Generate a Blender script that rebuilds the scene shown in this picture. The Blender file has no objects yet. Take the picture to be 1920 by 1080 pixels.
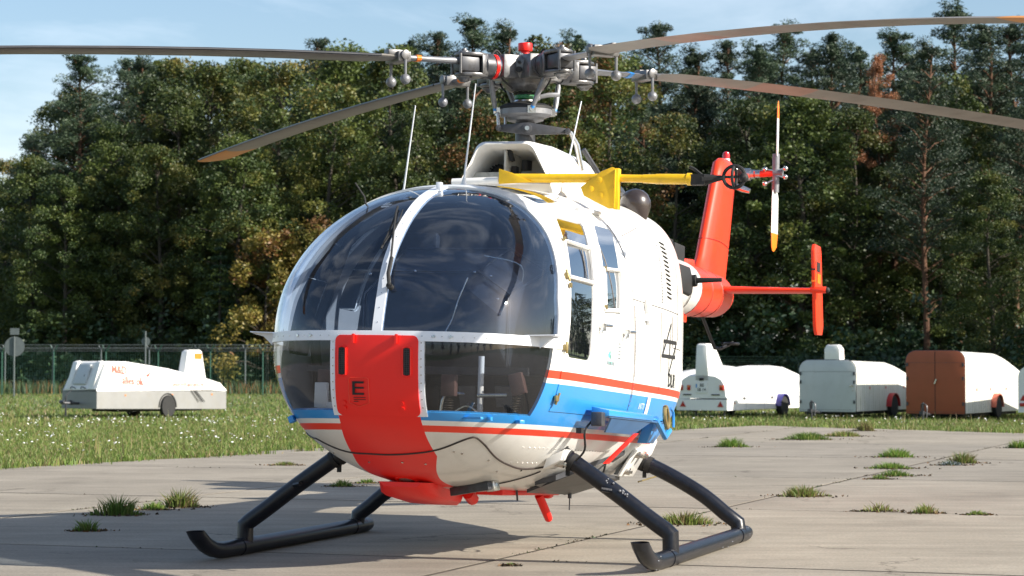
import bpy, bmesh, math, random
import numpy as np
from math import sin, cos, pi, radians, atan, sqrt, tan
from mathutils import Matrix, Vector
rnd = random.Random(7)
rng = np.random.default_rng(11)
SC = bpy.context.scene
COL = SC.collection

# ---------------------------------------------------------------- camera, sky, sun, exposure
cam_data = bpy.data.cameras.new('camera')
cam = bpy.data.objects.new('camera', cam_data); COL.objects.link(cam)
cam.location = (0, 0, 1.08)
cam.rotation_euler = (radians(90) + atan(140 / 4340.0), 0, 0)
cam_data.sensor_width = 36.0
cam_data.lens = 4340.0 / 1920.0 * 36.0
cam_data.clip_start = 0.1; cam_data.clip_end = 3000
cam_data.dof.use_dof = True; cam_data.dof.focus_distance = 12.6; cam_data.dof.aperture_fstop = 8
SC.camera = cam

SUN_EL = radians(30); SUN_DIR = Vector((0.930, -0.368, 0)).normalized()
SUN_AZ = math.atan2(SUN_DIR.x, SUN_DIR.y)
world = bpy.data.worlds.new('World'); SC.world = world; world.use_nodes = True
wt = world.node_tree; wn = wt.nodes; wl = wt.links; wn.clear()
w_out = wn.new('ShaderNodeOutputWorld'); w_bg = wn.new('ShaderNodeBackground')
sky = wn.new('ShaderNodeTexSky'); sky.sky_type = 'NISHITA'; sky.sun_disc = False
sky.sun_elevation = SUN_EL; sky.sun_rotation = SUN_AZ
sky.air_density = 1.0; sky.dust_density = 1.2; sky.ozone_density = 2.2
w_bg.inputs['Strength'].default_value = 0.092
tc = wn.new('ShaderNodeTexCoord'); mp = wn.new('ShaderNodeMapping'); mp.inputs['Scale'].default_value = (1.0, 1.0, 3.2)
nz = wn.new('ShaderNodeTexNoise'); nz.inputs['Scale'].default_value = 2.6; nz.inputs['Detail'].default_value = 7; nz.inputs['Roughness'].default_value = 0.58
nz.inputs['Distortion'].default_value = 0.5
cr = wn.new('ShaderNodeValToRGB'); cr.color_ramp.elements[0].position = 0.49; cr.color_ramp.elements[1].position = 0.86
cr.color_ramp.elements[0].color = (0, 0, 0, 1); cr.color_ramp.elements[1].color = (0.75, 0.75, 0.75, 1)
mx = wn.new('ShaderNodeMix'); mx.data_type = 'RGBA'; mx.inputs[7].default_value = (9.5, 9.9, 10.6, 1)
wl.new(tc.outputs['Generated'], mp.inputs['Vector']); wl.new(mp.outputs[0], nz.inputs['Vector'])
wl.new(nz.outputs['Fac'], cr.inputs['Fac']); wl.new(cr.outputs['Color'], mx.inputs[0])
wl.new(sky.outputs[0], mx.inputs[6]); wl.new(mx.outputs[2], w_bg.inputs['Color']); wl.new(w_bg.outputs[0], w_out.inputs['Surface'])

sun_data = bpy.data.lights.new('sun', 'SUN'); sun_data.energy = 5.0; sun_data.angle = radians(0.5); sun_data.color = (1.0, 0.93, 0.82)
sun = bpy.data.objects.new('sun', sun_data); COL.objects.link(sun)
sd = Vector((SUN_DIR.x * cos(SUN_EL), SUN_DIR.y * cos(SUN_EL), sin(SUN_EL)))
sun.rotation_euler = sd.to_track_quat('Z', 'Y').to_euler(); sun.location = (30, 10, 30)
SC.view_settings.view_transform = 'Standard'; SC.view_settings.look = 'None'
SC.view_settings.exposure = 0.88; SC.view_settings.gamma = 1.0; SC.view_settings.use_curve_mapping = False

# ---------------------------------------------------------------- materials
def new_mat(name):
    m = bpy.data.materials.new(name); m.use_nodes = True
    return m, m.node_tree.nodes, m.node_tree.links, m.node_tree.nodes['Principled BSDF']
def pmat(name, col, rough=0.5, metal=0.0, var=0.12, scale=6.0, bump=0.0, bscale=60.0, coat=0.0, dirt=None, dscale=3.0, damt=0.5, stretch=(1, 1, 1), trans=0.0):
    m, n, l, b = new_mat(name)
    b.inputs['Roughness'].default_value = rough; b.inputs['Metallic'].default_value = metal
    b.inputs['Coat Weight'].default_value = coat
    t = n.new('ShaderNodeTexCoord'); mp = n.new('ShaderNodeMapping'); mp.inputs['Scale'].default_value = stretch
    l.new(t.outputs['Object'], mp.inputs['Vector'])
    x = n.new('ShaderNodeTexNoise'); x.inputs['Scale'].default_value = scale; x.inputs['Detail'].default_value = 6
    l.new(mp.outputs[0], x.inputs['Vector'])
    r = n.new('ShaderNodeValToRGB'); r.color_ramp.elements[0].position = 0.3; r.color_ramp.elements[1].position = 0.7
    r.color_ramp.elements[0].color = tuple(c * (1 - var) for c in col) + (1,)
    r.color_ramp.elements[1].color = tuple(min(1, c * (1 + var)) for c in col) + (1,)
    l.new(x.outputs['Fac'], r.inputs['Fac']); out = r.outputs['Color']
    if dirt:
        y = n.new('ShaderNodeTexNoise'); y.inputs['Scale'].default_value = dscale; y.inputs['Detail'].default_value = 8; y.inputs['Roughness'].default_value = 0.65
        l.new(mp.outputs[0], y.inputs['Vector'])
        q = n.new('ShaderNodeValToRGB'); q.color_ramp.elements[0].position = 0.5; q.color_ramp.elements[1].position = 0.72
        q.color_ramp.elements[0].color = (0, 0, 0, 1); q.color_ramp.elements[1].color = (damt, damt, damt, 1)
        l.new(y.outputs['Fac'], q.inputs['Fac'])
        k = n.new('ShaderNodeMix'); k.data_type = 'RGBA'; k.inputs[7].default_value = dirt + (1,)
        l.new(q.outputs['Color'], k.inputs[0]); l.new(out, k.inputs[6]); out = k.outputs[2]
    l.new(out, b.inputs['Base Color'])
    if bump:
        z = n.new('ShaderNodeTexNoise'); z.inputs['Scale'].default_value = bscale; z.inputs['Detail'].default_value = 4
        l.new(mp.outputs[0], z.inputs['Vector'])
        bp = n.new('ShaderNodeBump'); bp.inputs['Strength'].default_value = bump; bp.inputs['Distance'].default_value = 0.01
        l.new(z.outputs['Fac'], bp.inputs['Height']); l.new(bp.outputs[0], b.inputs['Normal'])
    return m
def leaf_mat(name, col, var=0.3, tr=0.25):
    m, n, l, b = new_mat(name); n.remove(b)
    out = n['Material Output']
    oi = n.new('ShaderNodeObjectInfo'); t = n.new('ShaderNodeTexCoord')
    x = n.new('ShaderNodeTexNoise'); x.inputs['Scale'].default_value = 1.1; x.inputs['Detail'].default_value = 5
    l.new(t.outputs['Object'], x.inputs['Vector'])
    a = n.new('ShaderNodeMath'); a.operation = 'MULTIPLY_ADD'; a.inputs[1].default_value = 0.55
    l.new(oi.outputs['Random'], a.inputs[0]); l.new(x.outputs['Fac'], a.inputs[2])
    r = n.new('ShaderNodeValToRGB'); r.color_ramp.elements[0].position = 0.35; r.color_ramp.elements[1].position = 0.95
    r.color_ramp.elements[0].color = tuple(c * (1 - var) for c in col) + (1,)
    r.color_ramp.elements[1].color = tuple(min(1, c * (1 + var)) for c in col) + (1,)
    l.new(a.outputs[0], r.inputs['Fac'])
    d = n.new('ShaderNodeBsdfPrincipled'); d.inputs['Roughness'].default_value = 0.55
    tl = n.new('ShaderNodeBsdfTranslucent'); ms = n.new('ShaderNodeMixShader'); ms.inputs[0].default_value = tr
    l.new(r.outputs['Color'], d.inputs['Base Color']); l.new(r.outputs['Color'], tl.inputs['Color'])
    l.new(d.outputs[0], ms.inputs[1]); l.new(tl.outputs[0], ms.inputs[2]); l.new(ms.outputs[0], out.inputs['Surface'])
    return m
def glass_mat(name, tint, dark=0.0, body=(0.02, 0.03, 0.05), boost=1.0, rough=0.0):
    """thin tinted acrylic: straight-through tint + fresnel gloss"""
    m, n, l, b = new_mat(name); n.remove(b); out = n['Material Output']
    tp = n.new('ShaderNodeBsdfTransparent'); tp.inputs['Color'].default_value = tint + (1,)
    df = n.new('ShaderNodeBsdfDiffuse'); df.inputs['Color'].default_value = body + (1,)
    gl = n.new('ShaderNodeBsdfGlossy'); gl.inputs['Roughness'].default_value = rough; gl.inputs['Color'].default_value = (1, 1, 1, 1)
    fr = n.new('ShaderNodeFresnel'); fr.inputs['IOR'].default_value = 1.49
    mu = n.new('ShaderNodeMath'); mu.operation = 'MULTIPLY_ADD'; mu.inputs[1].default_value = boost; mu.inputs[2].default_value = 0.015; mu.use_clamp = True
    l.new(fr.outputs[0], mu.inputs[0])
    ge = n.new('ShaderNodeNewGeometry'); mb_ = n.new('ShaderNodeMath'); mb_.operation = 'SUBTRACT'; mb_.use_clamp = True
    l.new(mu.outputs[0], mb_.inputs[0]); l.new(ge.outputs['Backfacing'], mb_.inputs[1])
    a = n.new('ShaderNodeMixShader'); a.inputs[0].default_value = dark; l.new(tp.outputs[0], a.inputs[1]); l.new(df.outputs[0], a.inputs[2])
    c = n.new('ShaderNodeMixShader'); l.new(mb_.outputs[0], c.inputs[0]); l.new(a.outputs[0], c.inputs[1]); l.new(gl.outputs[0], c.inputs[2])
    l.new(c.outputs[0], out.inputs['Surface'])
    return m
M = {}
M['white'] = pmat('white_paint', (0.78, 0.77, 0.74), 0.28, var=0.03, scale=2.5, coat=0.4, dirt=(0.50, 0.47, 0.40), dscale=2.2, damt=0.35, bump=0.04, bscale=5)
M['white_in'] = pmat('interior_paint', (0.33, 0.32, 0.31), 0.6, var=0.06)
M['frame'] = pmat('frame_paint', (0.74, 0.77, 0.82), 0.32, var=0.03, scale=8, coat=0.3)
M['red'] = pmat('red_paint', (0.88, 0.012, 0.006), 0.42, var=0.04, scale=3, coat=0.06, dirt=(0.70, 0.014, 0.008), damt=0.4)
M['orange'] = pmat('dayglow_paint', (0.90, 0.045, 0.008), 0.38, var=0.05, scale=3, coat=0.08, dirt=(0.74, 0.018, 0.006), damt=0.5)
M['stripe'] = pmat('stripe_paint', (0.83, 0.05, 0.02), 0.35, var=0.05, scale=3)
M['blue'] = pmat('blue_paint', (0.030, 0.255, 0.63), 0.3, var=0.05, scale=3, coat=0.3, dirt=(0.02, 0.17, 0.44), damt=0.35)
M['yellow'] = pmat('yellow_paint', (0.78, 0.47, 0.01), 0.4, var=0.1, scale=12, dirt=(0.45, 0.25, 0.02), dscale=14, damt=0.5)
M['black'] = pmat('black_paint', (0.0045, 0.0055, 0.010), 0.33, var=0.3, scale=12, bump=0.05, bscale=120, dirt=(0.03, 0.032, 0.038), dscale=26, damt=0.3)
M['rubber'] = pmat('black_rubber', (0.012, 0.012, 0.012), 0.7, var=0.2)
M['dark'] = pmat('dark_cover', (0.020, 0.024, 0.034), 0.55, var=0.3, scale=18)
M['inside'] = pmat('cabin_dark', (0.035, 0.038, 0.046), 0.8, var=0.3, scale=9)
M['seal'] = pmat('dark_seal', (0.03, 0.02, 0.018), 0.5, var=0.1)
M['grey'] = pmat('rotor_grey', (0.20, 0.205, 0.22), 0.42, var=0.12, scale=14, metal=0.3, dirt=(0.11, 0.10, 0.09), dscale=20, damt=0.6)
M['dgrey'] = pmat('dark_rotor_grey', (0.06, 0.062, 0.07), 0.4, var=0.2, scale=14, metal=0.3, dirt=(0.03, 0.025, 0.02), dscale=25, damt=0.7)
M['metal'] = pmat('bare_metal', (0.62, 0.60, 0.57), 0.25, metal=1.0, var=0.12, scale=20, dirt=(0.25, 0.2, 0.16), dscale=25, damt=0.6)
M['blade'] = pmat('blade_skin', (0.20, 0.185, 0.165), 0.48, var=0.12, scale=4, stretch=(1, 1, 1), dirt=(0.13, 0.115, 0.10), dscale=5, damt=0.8)
M['blade_edge'] = pmat('blade_leading_edge', (0.06, 0.062, 0.07), 0.3, metal=0.7, var=0.2)
M['blade_tip'] = pmat('blade_tip_orange', (0.55, 0.22, 0.03), 0.5, var=0.1)
M['blade_red'] = pmat('blade_red_band', (0.30, 0.165, 0.13), 0.5, var=0.2, scale=5)
M['green'] = pmat('green_ring', (0.02, 0.16, 0.05), 0.35, var=0.2)
M['blue_tag'] = pmat('blue_tag', (0.02, 0.22, 0.6), 0.4, var=0.1)
M['dome'] = pmat('dome_bronze', (0.035, 0.026, 0.024), 0.3, var=0.3, scale=9, coat=0.4)
M['lamp'] = pmat('lamp_glass', (0.45, 0.42, 0.38), 0.12, metal=0.6, var=0.4, scale=30)
M['redlens'] = pmat('red_lens', (0.55, 0.01, 0.01), 0.15, var=0.1, coat=0.6)
M['brass'] = pmat('dull_brass', (0.35, 0.27, 0.12), 0.4, metal=0.7, var=0.2)
M['fork'] = pmat('forged_grip_metal', (0.15, 0.148, 0.15), 0.36, var=0.25, scale=18, metal=0.55, dirt=(0.045, 0.04, 0.035), dscale=26, damt=0.8)
M['flag_y'] = pmat('flag_gold', (0.88, 0.19, 0.008), 0.4, var=0.04)
M['teal'] = pmat('emblem_teal', (0.12, 0.5, 0.42), 0.4, var=0.1)
M['midgrey'] = pmat('emblem_grey', (0.22, 0.25, 0.27), 0.4, var=0.1)
M['glass'] = glass_mat('canopy_acrylic', (0.78, 0.84, 0.92), dark=0.05, body=(0.07, 0.10, 0.16), boost=1.5, rough=0.035)
M['glass_low'] = glass_mat('lower_acrylic', (0.88, 0.88, 0.87), dark=0.07, body=(0.07, 0.08, 0.10), boost=0.75)
M['glass_side'] = glass_mat('side_acrylic', (0.25, 0.28, 0.31), dark=0.35, body=(0.02, 0.025, 0.035), boost=2.6)
M['tyre'] = pmat('tyre_rubber', (0.02, 0.02, 0.02), 0.8, var=0.2)
M['bark_pine'] = pmat('pine_bark', (0.13, 0.065, 0.038), 0.9, var=0.4, scale=5, stretch=(1, 1, 0.3))
M['bark'] = pmat('oak_bark', (0.055, 0.045, 0.035), 0.9, var=0.3, scale=6)
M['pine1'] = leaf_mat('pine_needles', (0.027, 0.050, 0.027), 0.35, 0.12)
M['pine2'] = leaf_mat('pine_needles_light', (0.044, 0.070, 0.034), 0.3, 0.15)
M['oak1'] = leaf_mat('oak_leaves', (0.070, 0.096, 0.019), 0.35)
M['oak2'] = leaf_mat('oak_leaves_yellowing', (0.112, 0.115, 0.023), 0.3)
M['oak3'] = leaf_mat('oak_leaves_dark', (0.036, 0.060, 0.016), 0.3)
M['rust'] = leaf_mat('rusty_leaves', (0.13, 0.065, 0.02), 0.35)
M['dead'] = leaf_mat('dead_needles', (0.26, 0.11, 0.05), 0.25)
M['larch'] = leaf_mat('yellow_bush_leaves', (0.17, 0.135, 0.028), 0.3)
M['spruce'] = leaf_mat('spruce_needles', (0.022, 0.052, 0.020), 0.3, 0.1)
M['grassa'] = leaf_mat('grass_blades', (0.105, 0.165, 0.028), 0.3, 0.35)
M['grassb'] = leaf_mat('grass_blades_pale', (0.19, 0.22, 0.055), 0.3, 0.35)
M['grassc'] = leaf_mat('dry_grass', (0.22, 0.17, 0.08), 0.25, 0.3)
M['petal'] = pmat('white_petals', (0.75, 0.75, 0.72), 0.7, var=0.05)

# concrete with broom streaks, stains and fine aggregate
def concrete():
    m, n, l, b = new_mat('apron_concrete')
    b.inputs['Roughness'].default_value = 0.88
    g = n.new('ShaderNodeNewGeometry'); oi = n.new('ShaderNodeObjectInfo')
    def noise(sc, det, ro=0.55, stretch=None, rot=0):
        x = n.new('ShaderNodeTexNoise'); x.inputs['Scale'].default_value = sc; x.inputs['Detail'].default_value = det; x.inputs['Roughness'].default_value = ro
        if stretch:
            mpn = n.new('ShaderNodeMapping'); mpn.inputs['Scale'].default_value = stretch; mpn.inputs['Rotation'].default_value = (0, 0, rot)
            l.new(g.outputs['Position'], mpn.inputs['Vector']); l.new(mpn.outputs[0], x.inputs['Vector'])
        else: l.new(g.outputs['Position'], x.inputs['Vector'])
        return x.outputs['Fac']
    def ramp(src, a, b2, ca, cb):
        r = n.new('ShaderNodeValToRGB'); r.color_ramp.elements[0].position = a; r.color_ramp.elements[1].position = b2
        r.color_ramp.elements[0].color = ca; r.color_ramp.elements[1].color = cb; l.new(src, r.inputs['Fac']); return r.outputs['Color']
    def mul(a, b2, f=1.0):
        k = n.new('ShaderNodeMix'); k.data_type = 'RGBA'; k.blend_type = 'MULTIPLY'; k.inputs[0].default_value = f
        l.new(a, k.inputs[6]); l.new(b2, k.inputs[7]); return k.outputs[2]
    base = ramp(noise(0.7, 8, 0.6), 0.3, 0.72, (0.232, 0.207, 0.168, 1), (0.345, 0.310, 0.256, 1))
    streak = ramp(noise(1.0, 9, 0.72, (0.8, 3.6, 1), radians(14)), 0.28, 0.70, (0.66, 0.65, 0.64, 1), (1.14, 1.14, 1.14, 1))
    fine = ramp(noise(55, 5, 0.7), 0.32, 0.68, (0.70, 0.69, 0.68, 1), (1.22, 1.22, 1.2, 1))
    spots = ramp(noise(6.0, 9, 0.75), 0.62, 0.80, (1, 1, 1, 1), (0.55, 0.53, 0.5, 1))
    rr = ramp(oi.outputs['Random'], 0.0, 1.0, (0.90, 0.90, 0.91, 1), (1.06, 1.05, 1.03, 1))
    vo = n.new('ShaderNodeTexVoronoi'); vo.feature = 'DISTANCE_TO_EDGE'; vo.inputs['Scale'].default_value = 0.33
    dn = n.new('ShaderNodeTexNoise'); dn.inputs['Scale'].default_value = 1.3; dn.inputs['Detail'].default_value = 8; dn.inputs['Roughness'].default_value = 0.7
    va = n.new('ShaderNodeVectorMath'); va.operation = 'MULTIPLY_ADD'; va.inputs[1].default_value = (1.2, 1.2, 0)
    l.new(g.outputs['Position'], dn.inputs['Vector']); l.new(dn.outputs['Color'], va.inputs[0]); l.new(g.outputs['Position'], va.inputs[2]); l.new(va.outputs[0], vo.inputs['Vector'])
    crack = ramp(vo.outputs['Distance'], 0.0015, 0.006, (0.42, 0.40, 0.37, 1), (1, 1, 1, 1))
    keep = ramp(noise(0.45, 3), 0.50, 0.56, (0, 0, 0, 1), (1, 1, 1, 1))
    km = n.new('ShaderNodeMix'); km.data_type = 'RGBA'; km.inputs[6].default_value = (1, 1, 1, 1); l.new(keep, km.inputs[0]); l.new(crack, km.inputs[7])
    oil = ramp(noise(0.9, 8, 0.7), 0.55, 0.75, (1, 1, 1, 1), (0.64, 0.62, 0.60, 1))
    c = mul(mul(mul(mul(mul(mul(base, streak, 0.9), fine, 0.9), spots, 0.8), rr), km.outputs[2]), oil, 0.8)
    l.new(c, b.inputs['Base Color'])
    bp = n.new('ShaderNodeBump'); bp.inputs['Strength'].default_value = 0.5; bp.inputs['Distance'].default_value = 0.006
    l.new(noise(90, 4, 0.7), bp.inputs['Height']); l.new(bp.outputs[0], b.inputs['Normal'])
    return m
M['concrete'] = concrete()
M['soil'] = pmat('joint_soil', (0.06, 0.048, 0.034), 0.95, var=0.3, scale=8)
M['meadow'] = pmat('meadow_soil', (0.085, 0.12, 0.03), 0.95, var=0.35, scale=0.8, dirt=(0.11, 0.095, 0.04), dscale=0.5, damt=0.6)

# ---------------------------------------------------------------- object helpers
def tag(o, label=None, cat=None, group=None, kind=None):
    if label: o['label'] = label
    if cat: o['category'] = cat
    if group: o['group'] = group
    if kind: o['kind'] = kind
    return o
def empty(name, loc=(0, 0, 0), rz=0, label=None, cat=None, group=None, mat=None):
    o = bpy.data.objects.new(name, None); COL.objects.link(o)
    if mat is not None: o.matrix_world = mat
    else: o.location = loc; o.rotation_euler = (0, 0, rz)
    o.empty_display_size = 0.2
    return tag(o, label, cat, group)
class MB:
    def __init__(s): s.v = []; s.f = []; s.m = []; s.cur = 0
    def add(s, vs, fs):
        k = len(s.v); s.v += [tuple(v) for v in vs]; s.f += [tuple(i + k for i in f) for f in fs]; s.m += [s.cur] * len(fs); return s
    def box(s, c, d, R=None, taper=1.0):
        hx, hy, hz = d[0] / 2, d[1] / 2, d[2] / 2
        vs = []
        for z in (-1, 1):
            t = taper if z > 0 else 1.0
            for x, y in ((-1, -1), (1, -1), (1, 1), (-1, 1)):
                p = Vector((x * hx * t, y * hy * t, z * hz))
                if R is not None: p = R @ p
                vs.append(Vector(c) + p)
        return s.add(vs, [(3, 2, 1, 0), (4, 5, 6, 7), (0, 1, 5, 4), (1, 2, 6, 5), (2, 3, 7, 6), (3, 0, 4, 7)])
    def tube(s, pts, r, seg=10, caps=True, ell=None):
        pts = [Vector(p) for p in pts]; n = len(pts)
        rs = r if isinstance(r, (list, tuple)) else [r] * n
        ref = None; rings = []
        for i in range(n):
            if i == 0: t = pts[1] - pts[0]
            elif i == n - 1: t = pts[-1] - pts[-2]
            else:
                a = (pts[i] - pts[i - 1]).normalized(); b = (pts[i + 1] - pts[i]).normalized(); t = a + b
            t.normalize()
            if ref is None:
                ref = Vector((0, 0, 1)) if abs(t.z) < 0.9 else Vector((1, 0, 0))
            u = (ref - t * ref.dot(t)).normalized(); w = t.cross(u); ref = u
            k = 1.0
            if 0 < i < n - 1:
                a = (pts[i] - pts[i - 1]).normalized(); k = 1.0 / max(0.6, t.dot(a))
            rings.append([pts[i] + (u * cos(2 * pi * j / seg) * rs[i] * (ell or 1) + w * sin(2 * pi * j / seg) * rs[i]) * (1 + (k - 1) * 0.6) for j in range(seg)])
        vs = [p for rg in rings for p in rg]; fs = []
        for i in range(n - 1):
            for j in range(seg):
                a, b = i * seg + j, i * seg + (j + 1) % seg
                fs.append((a, b, b + seg, a + seg))
        if caps: fs.append(tuple(range(seg - 1, -1, -1))); fs.append(tuple(range((n - 1) * seg, n * seg)))
        return s.add(vs, fs)
    def cyl(s, a, b, r, seg=16, r2=None): return s.tube([a, b], [r, r if r2 is None else r2], seg)
    def lathe(s, prof, c=(0, 0, 0), axis=(0, 0, 1), seg=20):
        ax = Vector(axis).normalized(); q = Vector((0, 0, 1)).rotation_difference(ax)
        vs = []; fs = []
        for r, z in prof:
            for j in range(seg):
                vs.append(Vector(c) + q @ Vector((r * cos(2 * pi * j / seg), r * sin(2 * pi * j / seg), z)))
        for i in range(len(prof) - 1):
            for j in range(seg):
                a, b = i * seg + j, i * seg + (j + 1) % seg; fs.append((a, b, b + seg, a + seg))
        fs.append(tuple(range(seg - 1, -1, -1))); fs.append(tuple(range((len(prof) - 1) * seg, len(prof) * seg)))
        return s.add(vs, fs)
    def ball(s, c, r, seg=12, rings=8, sc=(1, 1, 1)):
        prof = [(max(1e-4, r * sin(pi * i / rings)), -r * cos(pi * i / rings)) for i in range(rings + 1)]
        k = len(s.v); s.lathe(prof, (0, 0, 0), seg=seg)
        for i in range(k, len(s.v)):
            v = s.v[i]; s.v[i] = (c[0] + v[0] * sc[0], c[1] + v[1] * sc[1], c[2] + v[2] * sc[2])
        return s
    def loft(s, rings, caps=True):
        n = len(rings[0]); vs = [p for r in rings for p in r]; fs = []
        for i in range(len(rings) - 1):
            for j in range(n):
                a, b = i * n + j, i * n + (j + 1) % n; fs.append((a, b, b + n, a + n))
        if caps: fs.append(tuple(range(n - 1, -1, -1))); fs.append(tuple(range((len(rings) - 1) * n, len(rings) * n)))
        return s.add(vs, fs)
    def prism(s, poly, off):
        """planar polygon extruded by vector"""
        n = len(poly); off = Vector(off); vs = [Vector(p) for p in poly] + [Vector(p) + off for p in poly]
        fs = [tuple(range(n - 1, -1, -1)), tuple(range(n, 2 * n))] + [(i, (i + 1) % n, (i + 1) % n + n, i + n) for i in range(n)]
        return s.add(vs, fs)
    def build(s, name, mats, parent=None, smooth=True, angle=35, bevel=0.0):
        me = bpy.data.meshes.new(name); me.from_pydata([tuple(v) for v in s.v], [], s.f)
        if not isinstance(mats, (list, tuple)): mats = [mats]
        for m in mats: me.materials.append(m)
        me.polygons.foreach_set('material_index', s.m)
        bm = bmesh.new(); bm.from_mesh(me); bmesh.ops.recalc_face_normals(bm, faces=bm.faces)
        if bevel:
            es = [e for e in bm.edges if len(e.link_faces) == 2 and e.calc_face_angle(0) > radians(40)]
            bmesh.ops.bevel(bm, geom=es, offset=bevel, segments=2, affect='EDGES', profile=0.5, clamp_overlap=True)
        bm.to_mesh(me); bm.free()
        if smooth:
            me.polygons.foreach_set('use_smooth', [True] * len(me.polygons)); me.set_sharp_from_angle(angle=radians(angle))
        o = bpy.data.objects.new(name, me); COL.objects.link(o)
        if parent: o.parent = parent
        return o
def text_mesh(body, size, bold=False):
    cu = bpy.data.curves.new('lettering', 'FONT'); cu.body = body; cu.size = size; cu.align_x = 'CENTER'; cu.align_y = 'CENTER'
    cu.resolution_u = 2
    if bold: cu.offset = size * 0.02
    ob = bpy.data.objects.new('lettering', cu); COL.objects.link(ob)
    dg = bpy.context.evaluated_depsgraph_get(); me = bpy.data.meshes.new_from_object(ob.evaluated_get(dg))
    bpy.data.objects.remove(ob); bpy.data.curves.remove(cu)
    vs = [v.co.copy() for v in me.vertices]; fs = [tuple(p.vertices) for p in me.polygons]; bpy.data.meshes.remove(me)
    return vs, fs
def split_build(mb, name, mat, parent, **kw):
    """every loose piece of mb becomes a part of its own"""
    p = list(range(len(mb.v)))
    def find(a):
        while p[a] != a: p[a] = p[p[a]]; a = p[a]
        return a
    for f in mb.f:
        for a in f[1:]:
            x, y = find(f[0]), find(a)
            if x != y: p[x] = y
    grp = {}
    for f in mb.f: grp.setdefault(find(f[0]), []).append(f)
    out = []
    for fs in grp.values():
        ids = sorted({i for f in fs for i in f}); mp = {i: k for k, i in enumerate(ids)}
        q = MB(); q.add([mb.v[i] for i in ids], [tuple(mp[i] for i in f) for f in fs]); out.append(q.build(name, mat, parent, **kw))
    return out
def copy_tree(o, parent=None):
    c = o.copy(); COL.objects.link(c)
    if parent: c.parent = parent
    for ch in list(o.children): copy_tree(ch, c)
    return c
# ================================================================ HELICOPTER (body frame: x forward, y to its left, z up)
def rotm(ax, a): return Matrix.Rotation(a, 3, ax)
ORG = Vector((0.08, 14.0, -0.05))
RG = rotm('Z', radians(-108))
RB = RG @ rotm('Y', -radians(3.0)) @ rotm('X', -radians(0.8))
HELI = empty('helicopter', mat=Matrix.Translation(ORG) @ RB.to_4x4())
tag(HELI, 'white, blue and red twin-skid helicopter with bubble canopy parked on the concrete apron', 'helicopter')
def WB(p): return RB.inverted() @ (Vector(p) - ORG)                      # world -> body
def GB(p): return WB(RG @ Vector(p) + Vector((0.08, 14.0, 0)))           # level ground frame -> body

TOP = [(2.566,1.12),(2.55,1.22),(2.52,1.33),(2.476,1.46),(2.303,1.675),(2.143,1.80),(1.951,1.905),(1.707,1.985),(1.319,2.055),(.9,2.09),(.3,2.12),(-.5,2.13),(-1.0,2.10),(-1.9,1.95)]
BOT = [(2.566,1.10),(2.555,.95),(2.53,.8),(2.478,.706),(2.381,.625),(2.172,.52),(1.974,.445),(1.7,.39),(1.3,.355),(.8,.345),(-.1,.355),(-.6,.46),(-1.0,.66),(-1.9,1.25)]
WID = [(2.566,0.02),(2.555,.25),(2.52,.41),(2.45,.54),(2.35,.64),(2.2,.725),(2.0,.78),(1.7,.805),(1.2,.81),(0,.81),(-.5,.79),(-1,.70),(-1.5,.53),(-1.9,.34)]
NT = [(2.566,2.35),(1.6,2.4),(1.2,2.5),(.6,2.9),(-.2,4.6),(-1.9,4.0)]
NB = [(2.566,2.3),(-1.9,2.3)]
def curve(tab):
    u = np.array([sqrt(max(0, 2.566 - x)) for x, _ in tab]); y = np.array([v for _, v in tab])
    h = np.diff(u); d = np.diff(y) / h; m = np.zeros(len(u)); m[0] = d[0]; m[-1] = d[-1]
    for i in range(1, len(u) - 1):
        if d[i - 1] * d[i] > 0:
            w1 = 2 * h[i] + h[i - 1]; w2 = h[i] + 2 * h[i - 1]; m[i] = (w1 + w2) / (w1 / d[i - 1] + w2 / d[i])
    def f(x):
        t = sqrt(max(0, 2.566 - x)); i = int(min(len(u) - 2, max(0, np.searchsorted(u, t) - 1)))
        s = (t - u[i]) / h[i]; s = min(1.0, max(0.0, s))
        return y[i]*(1+2*s)*(1-s)**2 + h[i]*m[i]*s*(1-s)**2 + y[i+1]*s*s*(3-2*s) + h[i]*m[i+1]*s*s*(s-1)
    return f
ftop, fbot, fwid, fnt, fnb = map(curve, (TOP, BOT, WID, NT, NB))
ZC = 1.12
def prm(x):
    return max(ftop(x), ZC + 1e-3), min(fbot(x), ZC - 1e-3), max(fwid(x), 1e-3), fnt(x), fnb(x)
def side_y(x, z):
    zt, zb, w, a, b = prm(x)
    q, n = ((z - ZC) / (zt - ZC), a) if z >= ZC else ((ZC - z) / (ZC - zb), b)
    return w * (1 - min(1, q) ** n) ** (1 / n) if q < 1 else 0.0
def top_z(x, y):
    zt, zb, w, a, b = prm(x); q = min(1, abs(y) / w); return ZC + (zt - ZC) * (1 - q ** a) ** (1 / a)
def bot_z(x, y):
    zt, zb, w, a, b = prm(x); q = min(1, abs(y) / w); return ZC - (ZC - zb) * (1 - q ** b) ** (1 / b)
def front_x(y, z):
    lo, hi = 0.8, 2.566
    for _ in range(30):
        m = (lo + hi) / 2
        if side_y(m, z) > abs(y): lo = m
        else: hi = m
    return lo
def fpt(y, z, off=0.0):
    p = Vector((front_x(y, z), y, z)); e = 0.01
    a = Vector((front_x(y + e, z), y + e, z)) - Vector((front_x(y - e, z), y - e, z))
    b = Vector((front_x(y, z + e), y, z + e)) - Vector((front_x(y, z - e), y, z - e))
    n = a.cross(b).normalized(); n = n if n.x > 0 else -n
    return p + n * off
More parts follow.
